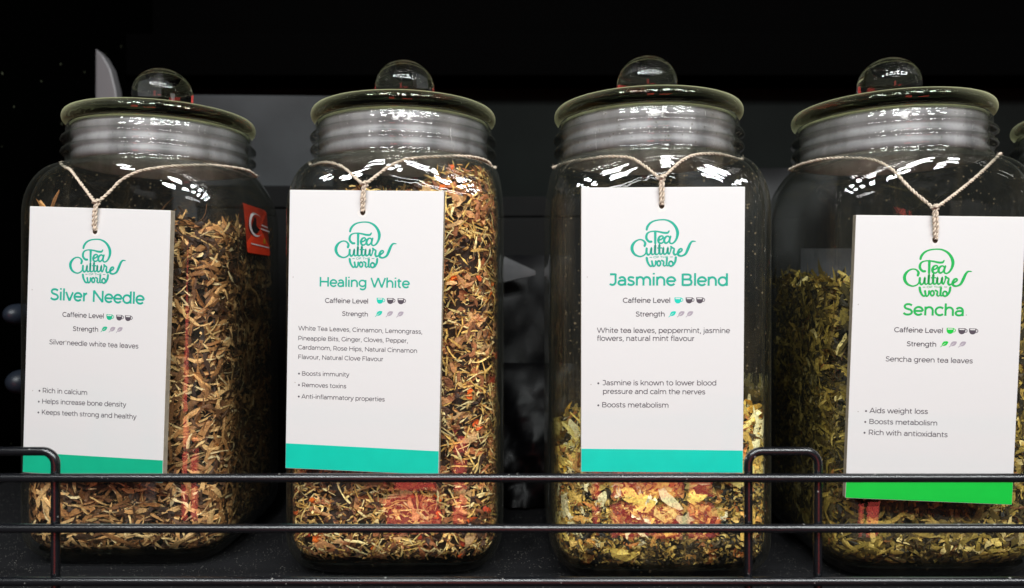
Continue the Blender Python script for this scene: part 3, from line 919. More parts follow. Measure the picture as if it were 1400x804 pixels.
def make_tea(i, seed, level, tilt, n_wall, n_top, kinds, core_col, label, depth=0.006, zlow=None, extra=None):
    rng = np.random.default_rng(seed)

    def pos_wall(n):
        # more leaves on the faces the light reaches: front and both sides
        ph = rng.uniform(-math.pi, math.pi, n * 2)
        ph = ph[(np.sin(ph) < 0.55)][:n]
        n2 = len(ph)
        if n2 < n:
            ph = np.concatenate([ph, rng.uniform(-math.pi, 0, n - n2)])
        d = rng.exponential(depth * 0.45, n)
        r0 = r_lim(ph, np.zeros(n))
        zt = top_height(level, tilt, r0 * np.cos(ph), r0 * np.sin(ph))
        u = rng.uniform(0, 1, n)
        z = (Z_IN + 0.001) + (zt - Z_IN - 0.001) * u
        r = r_lim(ph, z) - np.minimum(d, 0.014)
        e = 0.01
        r1, r2 = r_lim(ph + e, z), r_lim(ph - e, z)
        dr = (r1 - r2) / (2 * e)
        nx = r * np.cos(ph) + dr * np.sin(ph)
        ny = r * np.sin(ph) - dr * np.cos(ph)
        ln = np.hypot(nx, ny)
        nz = np.where(z < -0.145, -(-0.145 - z) / 0.024, 0.0)
        nz = np.where(z > 0.05, (z - 0.05) / 0.035, nz)
        nr = np.stack([nx / ln, ny / ln, nz], 1)
        nr /= np.linalg.norm(nr, axis=1)[:, None]
        return np.stack([r * np.cos(ph), r * np.sin(ph), z], 1), nr

    def pos_top(n):
        ph = rng.uniform(-math.pi, math.pi, n)
        r = r_lim(ph, np.full(n, min(level, 0.04))) * np.sqrt(rng.uniform(0, 1, n)) * 0.985
        x, y = r * np.cos(ph), r * np.sin(ph)
        z = top_height(level, tilt, x, y) + rng.uniform(-0.004, 0.003, n)
        nr = np.tile(np.array([0, 0, 1.0]), (n, 1)) + rng.normal(0, 0.3, (n, 3))
        return np.stack([x, y, z], 1), nr / np.linalg.norm(nr, axis=1)[:, None]

    parts = [flakes(rng, n_wall, pos_wall, kinds), flakes(rng, n_top, pos_top, kinds)]
    if extra:
        parts += extra(rng, pos_wall, pos_top)
    # inner heap that closes the view between the leaves
    nph, nz = 72, 26
    cv, cf = [], []
    ph = np.linspace(0, 2 * math.pi, nph, endpoint=False)
    for q in range(nz):
        u = q / (nz - 1)
        r00 = r_lim(ph, np.full(nph, level * 0.5))
        zt = top_height(level, tilt, r00 * np.cos(ph), r00 * np.sin(ph)) - 0.003
        z = (Z_IN + 0.005) + (zt - Z_IN - 0.005) * u
        r = r_lim(ph, z) - depth + rng.normal(0, 0.0008, nph)
        for k in range(nph):
            cv.append((r[k] * math.cos(ph[k]), r[k] * math.sin(ph[k]), z[k]))
    for q in range(nz - 1):
        for k in range(nph):
            k2 = (k + 1) % nph
            cf.append((q * nph + k, q * nph + k2, (q + 1) * nph + k2, (q + 1) * nph + k))
    top0 = (nz - 1) * nph
    cv.append((0, 0, float(top_height(level, tilt, 0, 0)) - 0.003))
    cv.append((0, 0, Z_IN + 0.005))
    for k in range(nph):
        k2 = (k + 1) % nph
        cf.append((top0 + k, top0 + k2, len(cv) - 2))
        cf.append((k2, k, len(cv) - 1))
    V = [clamp_inside(p[0]) for p in parts]
    Fq = []
    C = []
    off = 0
    for p, v in zip(parts, V):
        Fq.append(p[1] + off)
        off += len(v)
        C.append(p[2])
    allv = np.concatenate(V + [np.array(cv)], 0)
    allv[:, 2] -= SHELF_Z
    faces = np.concatenate(Fq, 0).tolist() + [tuple(a + off for a in q) for q in cf]
    cc = np.concatenate(C + [np.tile(np.array(core_col), (len(cv), 1))], 0)
    me = bpy.data.meshes.new("loose_tea")
    me.from_pydata(allv.tolist(), [], faces)
    at = me.color_attributes.new("Col", "FLOAT_COLOR", "POINT")
    at.data.foreach_set("color", np.concatenate([cc, np.ones((len(cc), 1))], 1).astype(np.float32).ravel())
    me.materials.append(MAT["leaf"])
    o = bpy.data.objects.new("loose_tea", me)
    o.location = JARS[i].location
    COL.objects.link(o)
    tag(o, label, "tea", None, "stuff")
    return o


def S(r, g, b):
    f = lambda c: ((c / 255 + 0.055) / 1.055) ** 2.4 if c > 10 else c / 255 / 12.92
    return (f(r), f(g), f(b))


TWIGGY = [
    (3.6, (0.014, 0.028), (0.0021, 0.0046), 0.28, [S(210, 158, 98), S(180, 128, 76), S(226, 182, 120), S(148, 102, 60)]),
    (4.5, (0.009, 0.020), (0.0018, 0.0042), 0.38, [S(98, 68, 44), S(74, 50, 34), S(54, 38, 28), S(118, 80, 50)]),
    (2.6, (0.013, 0.025), (0.0011, 0.0023), 0.22, [S(250, 224, 168), S(242, 206, 142), S(220, 180, 116)]),
    (3.2, (0.002, 0.007), (0.0008, 0.0022), 0.30, [S(190, 142, 90), S(104, 72, 48), S(226, 186, 126), S(70, 48, 34)]),
]
STRAWY = [
    (4, (0.008, 0.018), (0.0008, 0.0017), 0.12, [S(246, 214, 136), S(236, 194, 106), S(250, 226, 160), S(220, 174, 92)]),
    (7, (0.0015, 0.0055), (0.0008, 0.0024), 0.40, [S(232, 192, 118), S(212, 162, 90), S(242, 214, 148), S(190, 136, 76)]),
    (3.0, (0.004, 0.011), (0.0014, 0.0042), 0.50, [S(128, 78, 44), S(94, 60, 38), S(70, 46, 34), S(154, 96, 58)]),
    (0.16, (0.004, 0.008), (0.003, 0.006), 0.30, [S(240, 116, 34), S(228, 96, 30), S(190, 66, 34)]),
    (1.0, (0.006, 0.014), (0.0030, 0.0062), 0.40, [S(214, 152, 98), S(182, 114, 70), S(228, 180, 122)]),
]
SPECKS = [
    (7, (0.0014, 0.0042), (0.0010, 0.0024), 0.3, [S(196, 166, 82), S(168, 138, 62), S(220, 192, 110), S(130, 104, 50)]),
    (3.5, (0.002, 0.006), (0.0010, 0.0028), 0.4, [S(64, 56, 38), S(44, 41, 32), S(84, 70, 44)]),
    (0.8, (0.005, 0.010), (0.0025, 0.0048), 0.4, [S(232, 194, 108), S(214, 160, 80), S(190, 120, 58)]),
]
PETALS = [
    (5, (0.012, 0.022), (0.0055, 0.0105), 0.55, [S(255, 234, 138), S(253, 222, 112), S(255, 244, 184), S(242, 200, 98)]),
    (2, (0.007, 0.013), (0.003, 0.006), 0.5, [S(251, 240, 194), S(232, 180, 98), S(232, 154, 80)]),
]
GREEN = [
    (3.4, (0.011, 0.026), (0.0020, 0.0056), 0.42, [S(160, 138, 60), S(130, 110, 48), S(182, 156, 74), S(100, 86, 40)]),
    (4.6, (0.007, 0.017), (0.0016, 0.0044), 0.50, [S(64, 56, 32), S(46, 42, 28), S(80, 66, 36)]),
    (1.6, (0.008, 0.018), (0.0022, 0.0054), 0.40, [S(220, 194, 106), S(234, 212, 138), S(202, 170, 82)]),
    (3.2, (0.002, 0.006), (0.0010, 0.0024), 0.35, [S(168, 140, 66), S(112, 94, 46), S(200, 170, 92), S(70, 60, 34)]),
    (0.5, (0.006, 0.012), (0.0010, 0.0020), 0.35, [S(156, 102, 50), S(112, 74, 40)]),
]


def jasmine_extra(rng, pw, pt):
    def pos_flowers(n):
        P, Q = pw(n * 3)
        keep = P[:, 2] > -0.104 + 0.10 * P[:, 0] - 0.045 * rng.uniform(0, 1, len(P)) ** 2
        P, Q = P[keep][:n], Q[keep][:n]
        while len(P) < n:
            P = np.concatenate([P, P])[:n]
            Q = np.concatenate([Q, Q])[:n]
        return P + rng.normal(0, 0.001, P.shape), Q
    return [flakes(rng, 420, pos_flowers, PETALS), flakes(rng, 360, pt, PETALS), flakes(rng, 90, pw, PETALS)]


make_tea(0, 11, 0.044, (-0.06, 0.05), 7200, 900, TWIGGY, S(36, 24, 17), "brown and tan twiggy loose tea filling the leftmost jar", depth=0.0075)
make_tea(1, 12, 0.062, (0.19, 0.0), 13500, 900, STRAWY, S(56, 36, 22), "straw coloured loose tea with orange bits filling its jar to the shoulder", depth=0.0065)
make_tea(2, 13, -0.084, (0.16, 0.0), 8000, 500, SPECKS, S(44, 38, 24), "fine olive loose tea topped with yellow flower petals", extra=jasmine_extra)
make_tea(3, 14, 0.000, (-0.10, 0.05), 8200, 1000, GREEN, S(30, 27, 16), "olive green twisted loose tea leaves in the jar of the green banded card", depth=0.0075)
make_tea(4, 15, 0.02, (0.0, 0.0), 900, 300, GREEN, S(40, 34, 22), "dark loose tea in the jar cut off by the right edge")


# ================================================================== lettering
def arc(cx, cy, rx, ry, a0, a1, n=18):
    return [(cx + rx * math.cos(R(a0 + (a1 - a0) * k / n)), cy + ry * math.sin(R(a0 + (a1 - a0) * k / n))) for k in range(n + 1)]


def sm(pts, n=6):
    return [tuple(p) for p in catmull(pts, n)]


B = 0.245
GLYPH = {
    " ": (0.27, []),
    "o": (0.61, [arc(.305, .265, .245, .237, 0, 360, 30)]),
    "a": (0.56, [[(.46, 0), (.46, .32)] and [(.46, 0), (.46, .30)] + arc(.27, .30, .19, .195, 0, 150, 14)[1:], [(.46, .295), (.26, .295)] + arc(.24, .165, .175, .13, 90, 290, 16) + sm([(.34, .05), (.41, .09), (.46, .16)], 4)]),
    "b": (0.64, [[(.10, 0), (.10, .74)], arc(.34, .265, .24, .237, 0, 360, 30)]),
    "c": (0.53, [arc(.305, .265, .245, .237, 42, 318, 24)]),
    "d": (0.64, [[(.54, 0), (.54, .74)], arc(.30, .265, .24, .237, 0, 360, 30)]),
    "e": (0.59, [[(.06, .262), (.538, .262)] , arc(.30, .265, .24, .237, 0, 322, 26)]),
    "f": (0.34, [[(.14, 0), (.14, .58)] + arc(.26, .58, .12, .13, 180, 75, 9)[1:], [(.03, .49), (.31, .49)]]),
    "g": (0.64, [arc(.30, .28, .24, .222, 0, 360, 30), [(.54, .53), (.54, .03)] + arc(.31, .03, .23, .205, 0, -145, 14)[1:]]),
    "h": (0.62, [[(.10, 0), (.10, .74)], [(.10, .28)] + arc(.31, .285, .21, .215, 180, 0, 18) + [(.52, 0)]]),
    "i": (0.21, [[(.105, 0), (.105, .53)], [(.105, .655), (.105, .745)]]),
    "j": (0.22, [[(.115, .53), (.115, -.06)] + arc(-.005, -.06, .12, .12, 0, -100, 9)[1:], [(.115, .655), (.115, .745)]]),
    "k": (0.54, [[(.10, 0), (.10, .74)], [(.48, .53), (.11, .17)], [(.25, .30), (.50, 0)]]),
    "l": (0.21, [[(.105, 0), (.105, .74)]]),
    "m": (0.98, [[(.10, 0), (.10, .53)], [(.10, .28)] + arc(.295, .295, .195, .205, 180, 0, 16) + [(.49, 0)], [(.49, .28)] + arc(.685, .295, .195, .205, 180, 0, 16) + [(.88, 0)]]),
    "n": (0.62, [[(.10, 0), (.10, .53)], [(.10, .28)] + arc(.31, .285, .21, .215, 180, 0, 18) + [(.52, 0)]]),
    "p": (0.64, [[(.10, -.19), (.10, .53)], arc(.34, .265, .24, .237, 0, 360, 30)]),
    "r": (0.37, [[(.10, 0), (.10, .53)], [(.10, .26)] + arc(.33, .27, .23, .225, 180, 95, 10)]),
    "s": (0.48, [sm([(.405, .435), (.33, .48), (.22, .497), (.12, .465), (.088, .385), (.14, .31), (.24, .272), (.35, .235), (.405, .15), (.36, .068), (.245, .033), (.13, .052), (.045, .105)], 4)]),
    "t": (0.38, [[(.15, .65), (.15, .15)] + arc(.26, .15, .11, .115, 180, 290, 9)[1:], [(.03, .49), (.33, .49)]]),
    "u": (0.62, [[(.095, .53), (.095, .245)] + arc(.305, .245, .21, .21, 180, 360, 18)[1:], [(.515, .53), (.515, 0)]]),
    "v": (0.53, [[(.035, .53), (.265, .0)], [(.495, .53), (.265, .0)]]),
    "w": (0.86, [[(.03, .53), (.23, 0)], [(.43, .53), (.23, 0)], [(.43, .53), (.63, 0)], [(.83, .53), (.63, 0)]]),
    "x": (0.51, [[(.04, 0), (.47, .53)], [(.47, 0), (.04, .53)]]),
    "y": (0.53, [[(.035, .53), (.265, .02)], [(.495, .53), (.24, -.06)] + sm([(.24, -.06), (.19, -.135), (.11, -.16), (.03, -.13)], 4)[1:]]),
    "S": (0.62, [sm([(.53, .59), (.44, .64), (.32, .665), (.18, .63), (.115, .52), (.18, .42), (.31, .37), (.46, .32), (.54, .20), (.48, .085), (.32, .035), (.17, .06), (.06, .135)], 4)]),
    "N": (0.80, [[(.11, 0), (.11, .70)], [(.11, .69), (.69, .01)], [(.69, 0), (.69, .70)]]),
    "H": (0.80, [[(.11, 0), (.11, .70)], [(.69, 0), (.69, .70)], [(.11, .36), (.69, .36)]]),
    "W": (1.14, [[(.04, .70), (.30, 0)], [(.57, .70), (.30, 0)], [(.57, .70), (.84, 0)], [(1.10, .70), (.84, 0)]]),
    "J": (0.56, [[(.12, .66), (.45, .66), (.45, .22)] and [(.45, .70), (.45, .22)] + arc(.26, .22, .19, .185, 0, -140, 12)[1:], [(.12, .66), (.45, .66)]]),
    "B": (0.73, [[(.11, 0), (.11, .70)], [(.11, .66), (.40, .66)] + arc(.42, .515, .16, .145, 90, -90, 12) + [(.11, .37)], [(.40, .37)] + arc(.44, .205, .19, .167, 90, -90, 12) + [(.11, .037)]]),
    "C": (0.73, [arc(.41, .35, .345, .315, 45, 315, 26)]),
    "L": (0.59, [[(.11, .70), (.11, 0)], [(.11, .037), (.55, .037)]]),
    "R": (0.71, [[(.11, 0), (.11, .70)], [(.11, .66), (.37, .66)] + arc(.38, .455, .21, .205, 90, -90, 14) + [(.11, .25)], [(.40, .25), (.61, 0)]]),
    "K": (0.70, [[(.11, 0), (.11, .70)], [(.60, .70), (.12, .21)], [(.29, .39), (.64, 0)]]),
    "T": (0.58, [[(.29, 0), (.29, .66)], [(.02, .66), (.56, .66)]]),
    "P": (0.69, [[(.11, 0), (.11, .70)], [(.11, .66), (.37, .66)] + arc(.38, .445, .22, .215, 90, -90, 14) + [(.11, .23)]]),
    "G": (0.78, [arc(.41, .35, .345, .315, 45, 360, 28)[:-4] + [(.70, .13)] , [(.70, .35), (.70, .10)]]),
    "F": (0.62, [[(.11, 0), (.11, .70)], [(.11, .66), (.56, .66)], [(.11, .33), (.51, .33)]]),
    "E": (0.66, [[(.11, 0), (.11, .70)], [(.11, .66), (.58, .66)], [(.11, .355), (.53, .355)], [(.11, .037), (.60, .037)]]),
    "A": (0.74, [[(.04, 0), (.37, .70)], [(.70, 0), (.37, .70)], [(.16, .20), (.58, .20)]]),
    "O": (0.82, [arc(.41, .35, .345, .315, 0, 360, 32)]),
    ",": (0.22, [[(.13, .07), (.08, -.13)]]),
    "-": (0.38, [[(.06, .265), (.32, .265)]]),
    ".": (0.22, [[(.11, 0), (.11, .10)]]),
}


def ribbon(verts, faces, pts, w, y):
    """flat printed stroke in the card's x-z plane, y = height above the card (towards -y)"""
    P = [np.array(p[:2], float) for p in pts]
    W = w if isinstance(w, (list, tuple, np.ndarray)) else [w] * len(P)
    Q, WW = [P[0]], [W[0]]
    for p, ww in zip(P[1:], W[1:]):
        if np.hypot(*(p - Q[-1])) > 1e-6:
            Q.append(p)
            WW.append(ww)
    n = len(Q)
    if n < 2:
        return
    closed = np.hypot(*(Q[0] - Q[-1])) < 2e-5 and n > 6
    base = len(verts)
    for i in range(n):
        a = Q[i - 1] if i > 0 else (Q[-2] if closed else None)
        b = Q[i + 1] if i < n - 1 else (Q[1] if closed else None)
        d1 = (Q[i] - a) / np.hypot(*(Q[i] - a)) if a is not None else None
        d2 = (b - Q[i]) / np.hypot(*(b - Q[i])) if b is not None else None
        if d1 is None:
            d1 = d2
        if d2 is None:
            d2 = d1
        n1 = np.array([-d1[1], d1[0]])
        n2 = np.array([-d2[1], d2[0]])
        m = n1 + n2
        L = np.hypot(*m)
        m = n1 if L < 1e-3 else m / L
        s = 1.0 / max(0.6, float(m @ n1))
        h = WW[i] * 0.5 * s
        verts.append((Q[i][0] + m[0] * h, -y, Q[i][1] + m[1] * h))
        verts.append((Q[i][0] - m[0] * h, -y, Q[i][1] - m[1] * h))
    for i in range(n - 1):
        faces.append((base + 2 * i, base + 2 * i + 1, base + 2 * i + 3, base + 2 * i + 2))


INK_Y = 0.00003


def text_line(verts, faces, s, x0, z0, x1, z1, weight, up=None, cap=None):
    """letters from the left end (x0,z0) to the right end (x1,z1) of the baseline"""
    adv = sum(GLYPH[c][0] for c in s)
    first, last = 0.07, 0.07
    length = math.hypot(x1 - x0, z1 - z0)
    sc = length / (adv - first - last)
    dx = np.array([x1 - x0, z1 - z0]) / length
    dz = np.array([-dx[1], dx[0]])
    sy = cap / 0.70 if cap else sc
    pen = -first
    for ci, c in enumerate(s):
        a, strokes = GLYPH[c]
        for si, st in enumerate(strokes):
            pts = [np.array([x0, z0]) + dx * ((pen + px) * sc) + dz * (pz * sy) for px, pz in st]
            ribbon(verts, faces, pts, weight * min(sc, sy), INK_Y + 0.000006 * (si + 1) + 0.000002 * (ci % 3))
        pen += a


def poly(verts, faces, pts, y):
    b = len(verts)
    for p in pts:
        verts.append((p[0], -y, p[1]))
    faces.append(tuple(range(b, b + len(pts))))


def make_cup(x, z, mat, parent, pale):
    v, f = [], []
    w = 0.0019
    h = 0.0033
    top = z + h * 0.5
    pts = [(x - w, top), (x - w * 0.98, top - h * 0.45)] + [(x - 0.0 + w * 0.93 * math.cos(R(a)), top - h * 0.5 + h * 0.5 * math.sin(R(a))) for a in range(195, 350, 15)] + [(x + w * 0.98, top - h * 0.45), (x + w, top)]
    poly(v, f, pts, INK_Y)
    ribbon(v, f, arc(x + w * 0.95, z + 0.0003, 0.00095, 0.0009, 95, -100, 10), 0.00038, INK_Y + 0.00001)
    o = mesh_obj("cup_icon", v, f, mat, parent)
    v, f = [], []
    poly(v, f, [(x - w * 0.72, top - h * 0.10), (x + w * 0.72, top - h * 0.10), (x + w * 0.68, top - h * 0.28), (x - w * 0.68, top - h * 0.28)], INK_Y + 0.00003)
    mesh_obj("tea_surface", v, f, pale, o)
    return o


def make_leaf(x, z, mat, parent, pale):
    v, f = [], []
    L = 0.0021
    d = np.array([0.82, 0.57])
    n = np.array([-0.57, 0.82])
    c = np.array([x, z])
    up = [c + d * L * t + n * 0.00135 * math.sin(math.pi * (t + 1) / 2) ** 0.8 for t in np.linspace(-1, 1, 9)]
    dn = [c + d * L * t - n * 0.00105 * math.sin(math.pi * (t + 1) / 2) ** 0.8 for t in np.linspace(1, -1, 9)][1:-1]
    poly(v, f, up + dn, INK_Y)
    ribbon(v, f, [c - d * L * 1.45 - n * 0.0002, c - d * L * 0.7], 0.00035, INK_Y + 0.00001)
    o = mesh_obj("leaf_icon", v, f, mat, parent)
    v, f = [], []
    ribbon(v, f, [c - d * L * 0.85, c + d * L * 0.2 + n * 0.0001], 0.0002, INK_Y + 0.00003)
    mesh_obj("leaf_vein", v, f, pale, o)
    return o


# ================================================================== twine
def rope(name, paths, parent, rng, fuzz=90):
    v, f = [], []
    for path in paths:
        pts = catmull(path, 14)
        P = [Vector(p) for p in pts]
        # even spacing
        acc = [0.0]
        for a, b in zip(P[:-1], P[1:]):
            acc.append(acc[-1] + (b - a).length)
        tot = acc[-1]
        m = max(12, int(tot / 0.0006))
        s = np.linspace(0, tot, m)
        arr = np.array([tuple(p) for p in P])
        E = np.stack([np.interp(s, acc, arr[:, k]) for k in range(3)], 1)
        T = np.gradient(E, axis=0)
        T /= np.linalg.norm(T, axis=1)[:, None]
        up = np.tile(np.array([0.3, 0.2, 0.93]), (m, 1))
        up -= T * (up * T).sum(1)[:, None]
        up /= np.linalg.norm(up, axis=1)[:, None]
        sd = np.cross(T, up)
        wobble = 1 + 0.18 * np.sin(s * 900 + rng.uniform(0, 6)) + 0.12 * rng.normal(0, 1, m)
        for k in (0, 1):
            th = s / 0.0052 * 2 * math.pi + k * math.pi
            Q = E + (up * np.cos(th)[:, None] + sd * np.sin(th)[:, None]) * 0.00044
            tube(v, f, [tuple(q) for q in Q], [float(0.00056 * w_) for w_ in np.clip(wobble, 0.7, 1.4)], 6)
        for k in range(int(fuzz * tot / 0.25)):
            i = rng.integers(1, m - 1)
            d = rng.normal(0, 1, 3)
            d -= T[i] * (d @ T[i]) * 0.5
            d /= np.linalg.norm(d)
            L = rng.uniform(0.0008, 0.0026)
            a = E[i]
            b = a + d * L * 0.6 + T[i] * L * 0.4
            c = a + d * L + T[i] * L * rng.uniform(0.2, 1.2)
            tube(v, f, [a, b, c], 0.00006, 3, False)
    return mesh_obj(name, v, f, MAT["twine"], parent, True)


# ================================================================== hang tags
INK = {1: MAT["ink1"], 2: MAT["ink1"], 3: MAT["ink1"], 4: MAT["ink4"]}
BAND = {1: MAT["teal1"], 2: MAT["teal2"], 3: MAT["teal3"], 4: MAT["green4"]}
TAG_LABEL = {
    1: "white card reading Silver Needle, hung on twine round the leftmost jar",
    2: "white card reading Healing White, hung on twine round its jar",
    3: "white card reading Jasmine Blend, hung on twine round its jar",
    4: "white card reading Sencha with green print, hung on twine round its jar",
}
TH = 0.0046
CARD_H = 0.1585


def make_tag(k):
    d = CARDS[k]
    x, y, z, yaw, pitch, roll, w = d["pose"]
    root = empty("hang_tag", (x, y, z), TAG_LABEL[k], "hang tag", "white cards hung from the jars")
    root.rotation_mode = "YXZ"
    root.rotation_euler = (pitch, roll, yaw)
    bm = bmesh.new()
    bm_box(bm, -w / 2, w / 2, 0, TH, -CARD_H, 0, 0.0003, 2)
    bmesh.ops.recalc_face_normals(bm, faces=bm.faces[:])
    for fc in bm.faces:
        fc.material_index = 0 if abs(fc.normal.y) > 0.9 else 1
    bm_obj("board", bm, [MAT["board"], MAT["edge"]], root)
    # colour band along the foot
    (bx0, bz0), (bx1, bz1) = d["band"]
    e = w / 2 - 0.0002
    sl = (bz1 - bz0) / (bx1 - bx0)
    v, f = [], []
    poly(v, f, [(-e, -CARD_H + 0.0003), (e, -CARD_H + 0.0003), (e, bz0 + sl * (e - bx0)), (-e, bz0 + sl * (-e - bx0))], INK_Y)
    mesh_obj("colour_band", v, f, BAND[k], root)
    # hole: a flat dark disc paints its shaded inside
    hx, hz = d["hole"]
    rng = np.random.default_rng(50 + k)
    v, f = [], []
    poly(v, f, [(hx + 0.0028 * math.cos(t) * (1 + 0.25 * rng.uniform(-1, 1)), hz + 0.0030 * math.sin(t) * (1 + 0.2 * rng.uniform(-1, 1))) for t in np.linspace(0, 2 * math.pi, 18, endpoint=False)], INK_Y)
    torn = mesh_obj("punched_hole", v, f, MAT["torn"], root)
    v, f = [], []
    poly(v, f, [(hx + 0.0015 * math.cos(t), hz + 0.0005 + 0.0019 * math.sin(t)) for t in np.linspace(0, 2 * math.pi, 18, endpoint=False)], INK_Y + 0.00002)
    mesh_obj("hole_shadowed_core", v, f, MAT["hole"], torn).name = "hole_shade"
    # logo
    a, b, cx, cz = d["logo"]
    sc = math.hypot(a, b)
    v, f = [], []
    for si, st in enumerate(LOGO):
        q = catmull([(a * px - b * pz + cx, b * px + a * pz + cz, ww * sc * 1.15) for px, pz, ww in st], 6)
        ribbon(v, f, [p[:2] for p in q], [p[2] for p in q], INK_Y + 0.000005 * (si + 1))
        for e in (q[0], q[-1]):                       # round stroke ends
            poly(v, f, [(e[0] + e[2] * 0.49 * math.cos(t), e[1] + e[2] * 0.49 * math.sin(t)) for t in np.linspace(0, 2 * math.pi, 12, endpoint=False)], INK_Y + 0.000005 * (si + 1) + 0.0000022)
    x0, z0, x1, z1 = OF_THE
    text_line(v, f, "OF THE", a * x0 - b * z0 + cx, b * x0 + a * z0 + cz, a * x1 - b * z1 + cx, b * x1 + a * z1 + cz, 0.15, cap=0.00105)
    mesh_obj("logo", v, f, INK[k], root)
    v, f = [], []
    for t in d["title"]:
        text_line(v, f, *t, 0.122)
    mesh_obj("title_text", v, f, INK[k], root)
    v, f = [], []
    for t in d["level"]:
        text_line(v, f, *t, 0.112)
    mesh_obj("level_text", v, f, MAT["dark"], root)
    v, f = [], []
    for t in d["body"]:
        text_line(v, f, *t, 0.096)
    mesh_obj("ingredient_text", v, f, MAT["dark"], root)
    v, f = [], []
    for t in d["bullets"]:
        text_line(v, f, *t, 0.096)
    for (px, pz) in d["dots"]:
        poly(v, f, [(px + 0.00055 * math.cos(t), pz + 0.00055 * math.sin(t)) for t in np.linspace(0, 2 * math.pi, 12, endpoint=False)], INK_Y)
    mesh_obj("benefit_text", v, f, MAT["dark"], root)
    for i, (px, pz) in enumerate(d["cups"]):
        make_cup(px, pz, BAND[k] if i == 0 else MAT["cupdark"], root, MAT["board"])
    for i, (px, pz) in enumerate(d["leaves"]):
        make_leaf(px, pz, BAND[k] if i == 0 else MAT["pale"], root, MAT["board"])
    # twine: round the neck, down to the knot, through the hole
    L, kn, Rr = TWINE[k]
    jx, jy = JAR_POS[k - 1]
    mat_i = (Matrix.Translation((x, y, z)) @ Euler((pitch, roll, yaw), "YXZ").to_matrix().to_4x4()).inverted()
    aL = math.atan2(L[0][1] - jy, L[0][0] - jx)
    aR = math.atan2(Rr[0][1] - jy, Rr[0][0] - jx)
    if aL < 0:
        aL += 2 * math.pi
    back = []
    for t in np.linspace(0, 1, 16)[1:-1]:
        an = aR + (aL - aR) * t
        zz = Rr[0][2] * (1 - t) + L[0][2] * t
        lift = min(1.0, 4 * t * (1 - t) * 1.6)
        back.append((jx + 0.0606 * math.cos(an), jy + 0.0606 * math.sin(an), zz + (0.0890 - zz) * lift))
    loop = [kn] + Rr[::-1] + back + L + [kn]
    loop = [tuple(mat_i @ Vector(p)) for p in loop]
    kl = Vector(loop[0])
    h = Vector((hx, -0.0007, hz + 0.0006))
    s1 = [kl + Vector((-0.0004, 0, 0.0008)), kl.lerp(h, 0.3) + Vector((-0.0007, -0.0004, 0)), kl.lerp(h, 0.7) + Vector((-0.0007, -0.0003, 0)), h + Vector((-0.0003, 0.0004, 0))]
    s2 = [kl + Vector((0.0004, -0.0006, 0.0008)), kl.lerp(h, 0.3) + Vector((0.0007, -0.0007, 0)), kl.lerp(h, 0.7) + Vector((0.0007, -0.0004, 0)), h + Vector((0.0003, 0.0004, 0))]
    wrap = [kl + Vector((0.0017 * math.cos(t), -0.0002 + 0.0012 * math.sin(t), -0.0004 + 0.00035 * t)) for t in np.linspace(0, 8, 14)]
    rope("twine", [loop, [tuple(p) for p in s1], [tuple(p) for p in s2], [tuple(p) for p in wrap]], root, rng)
    return root


for k in (1, 2, 3, 4):
    make_tag(k)


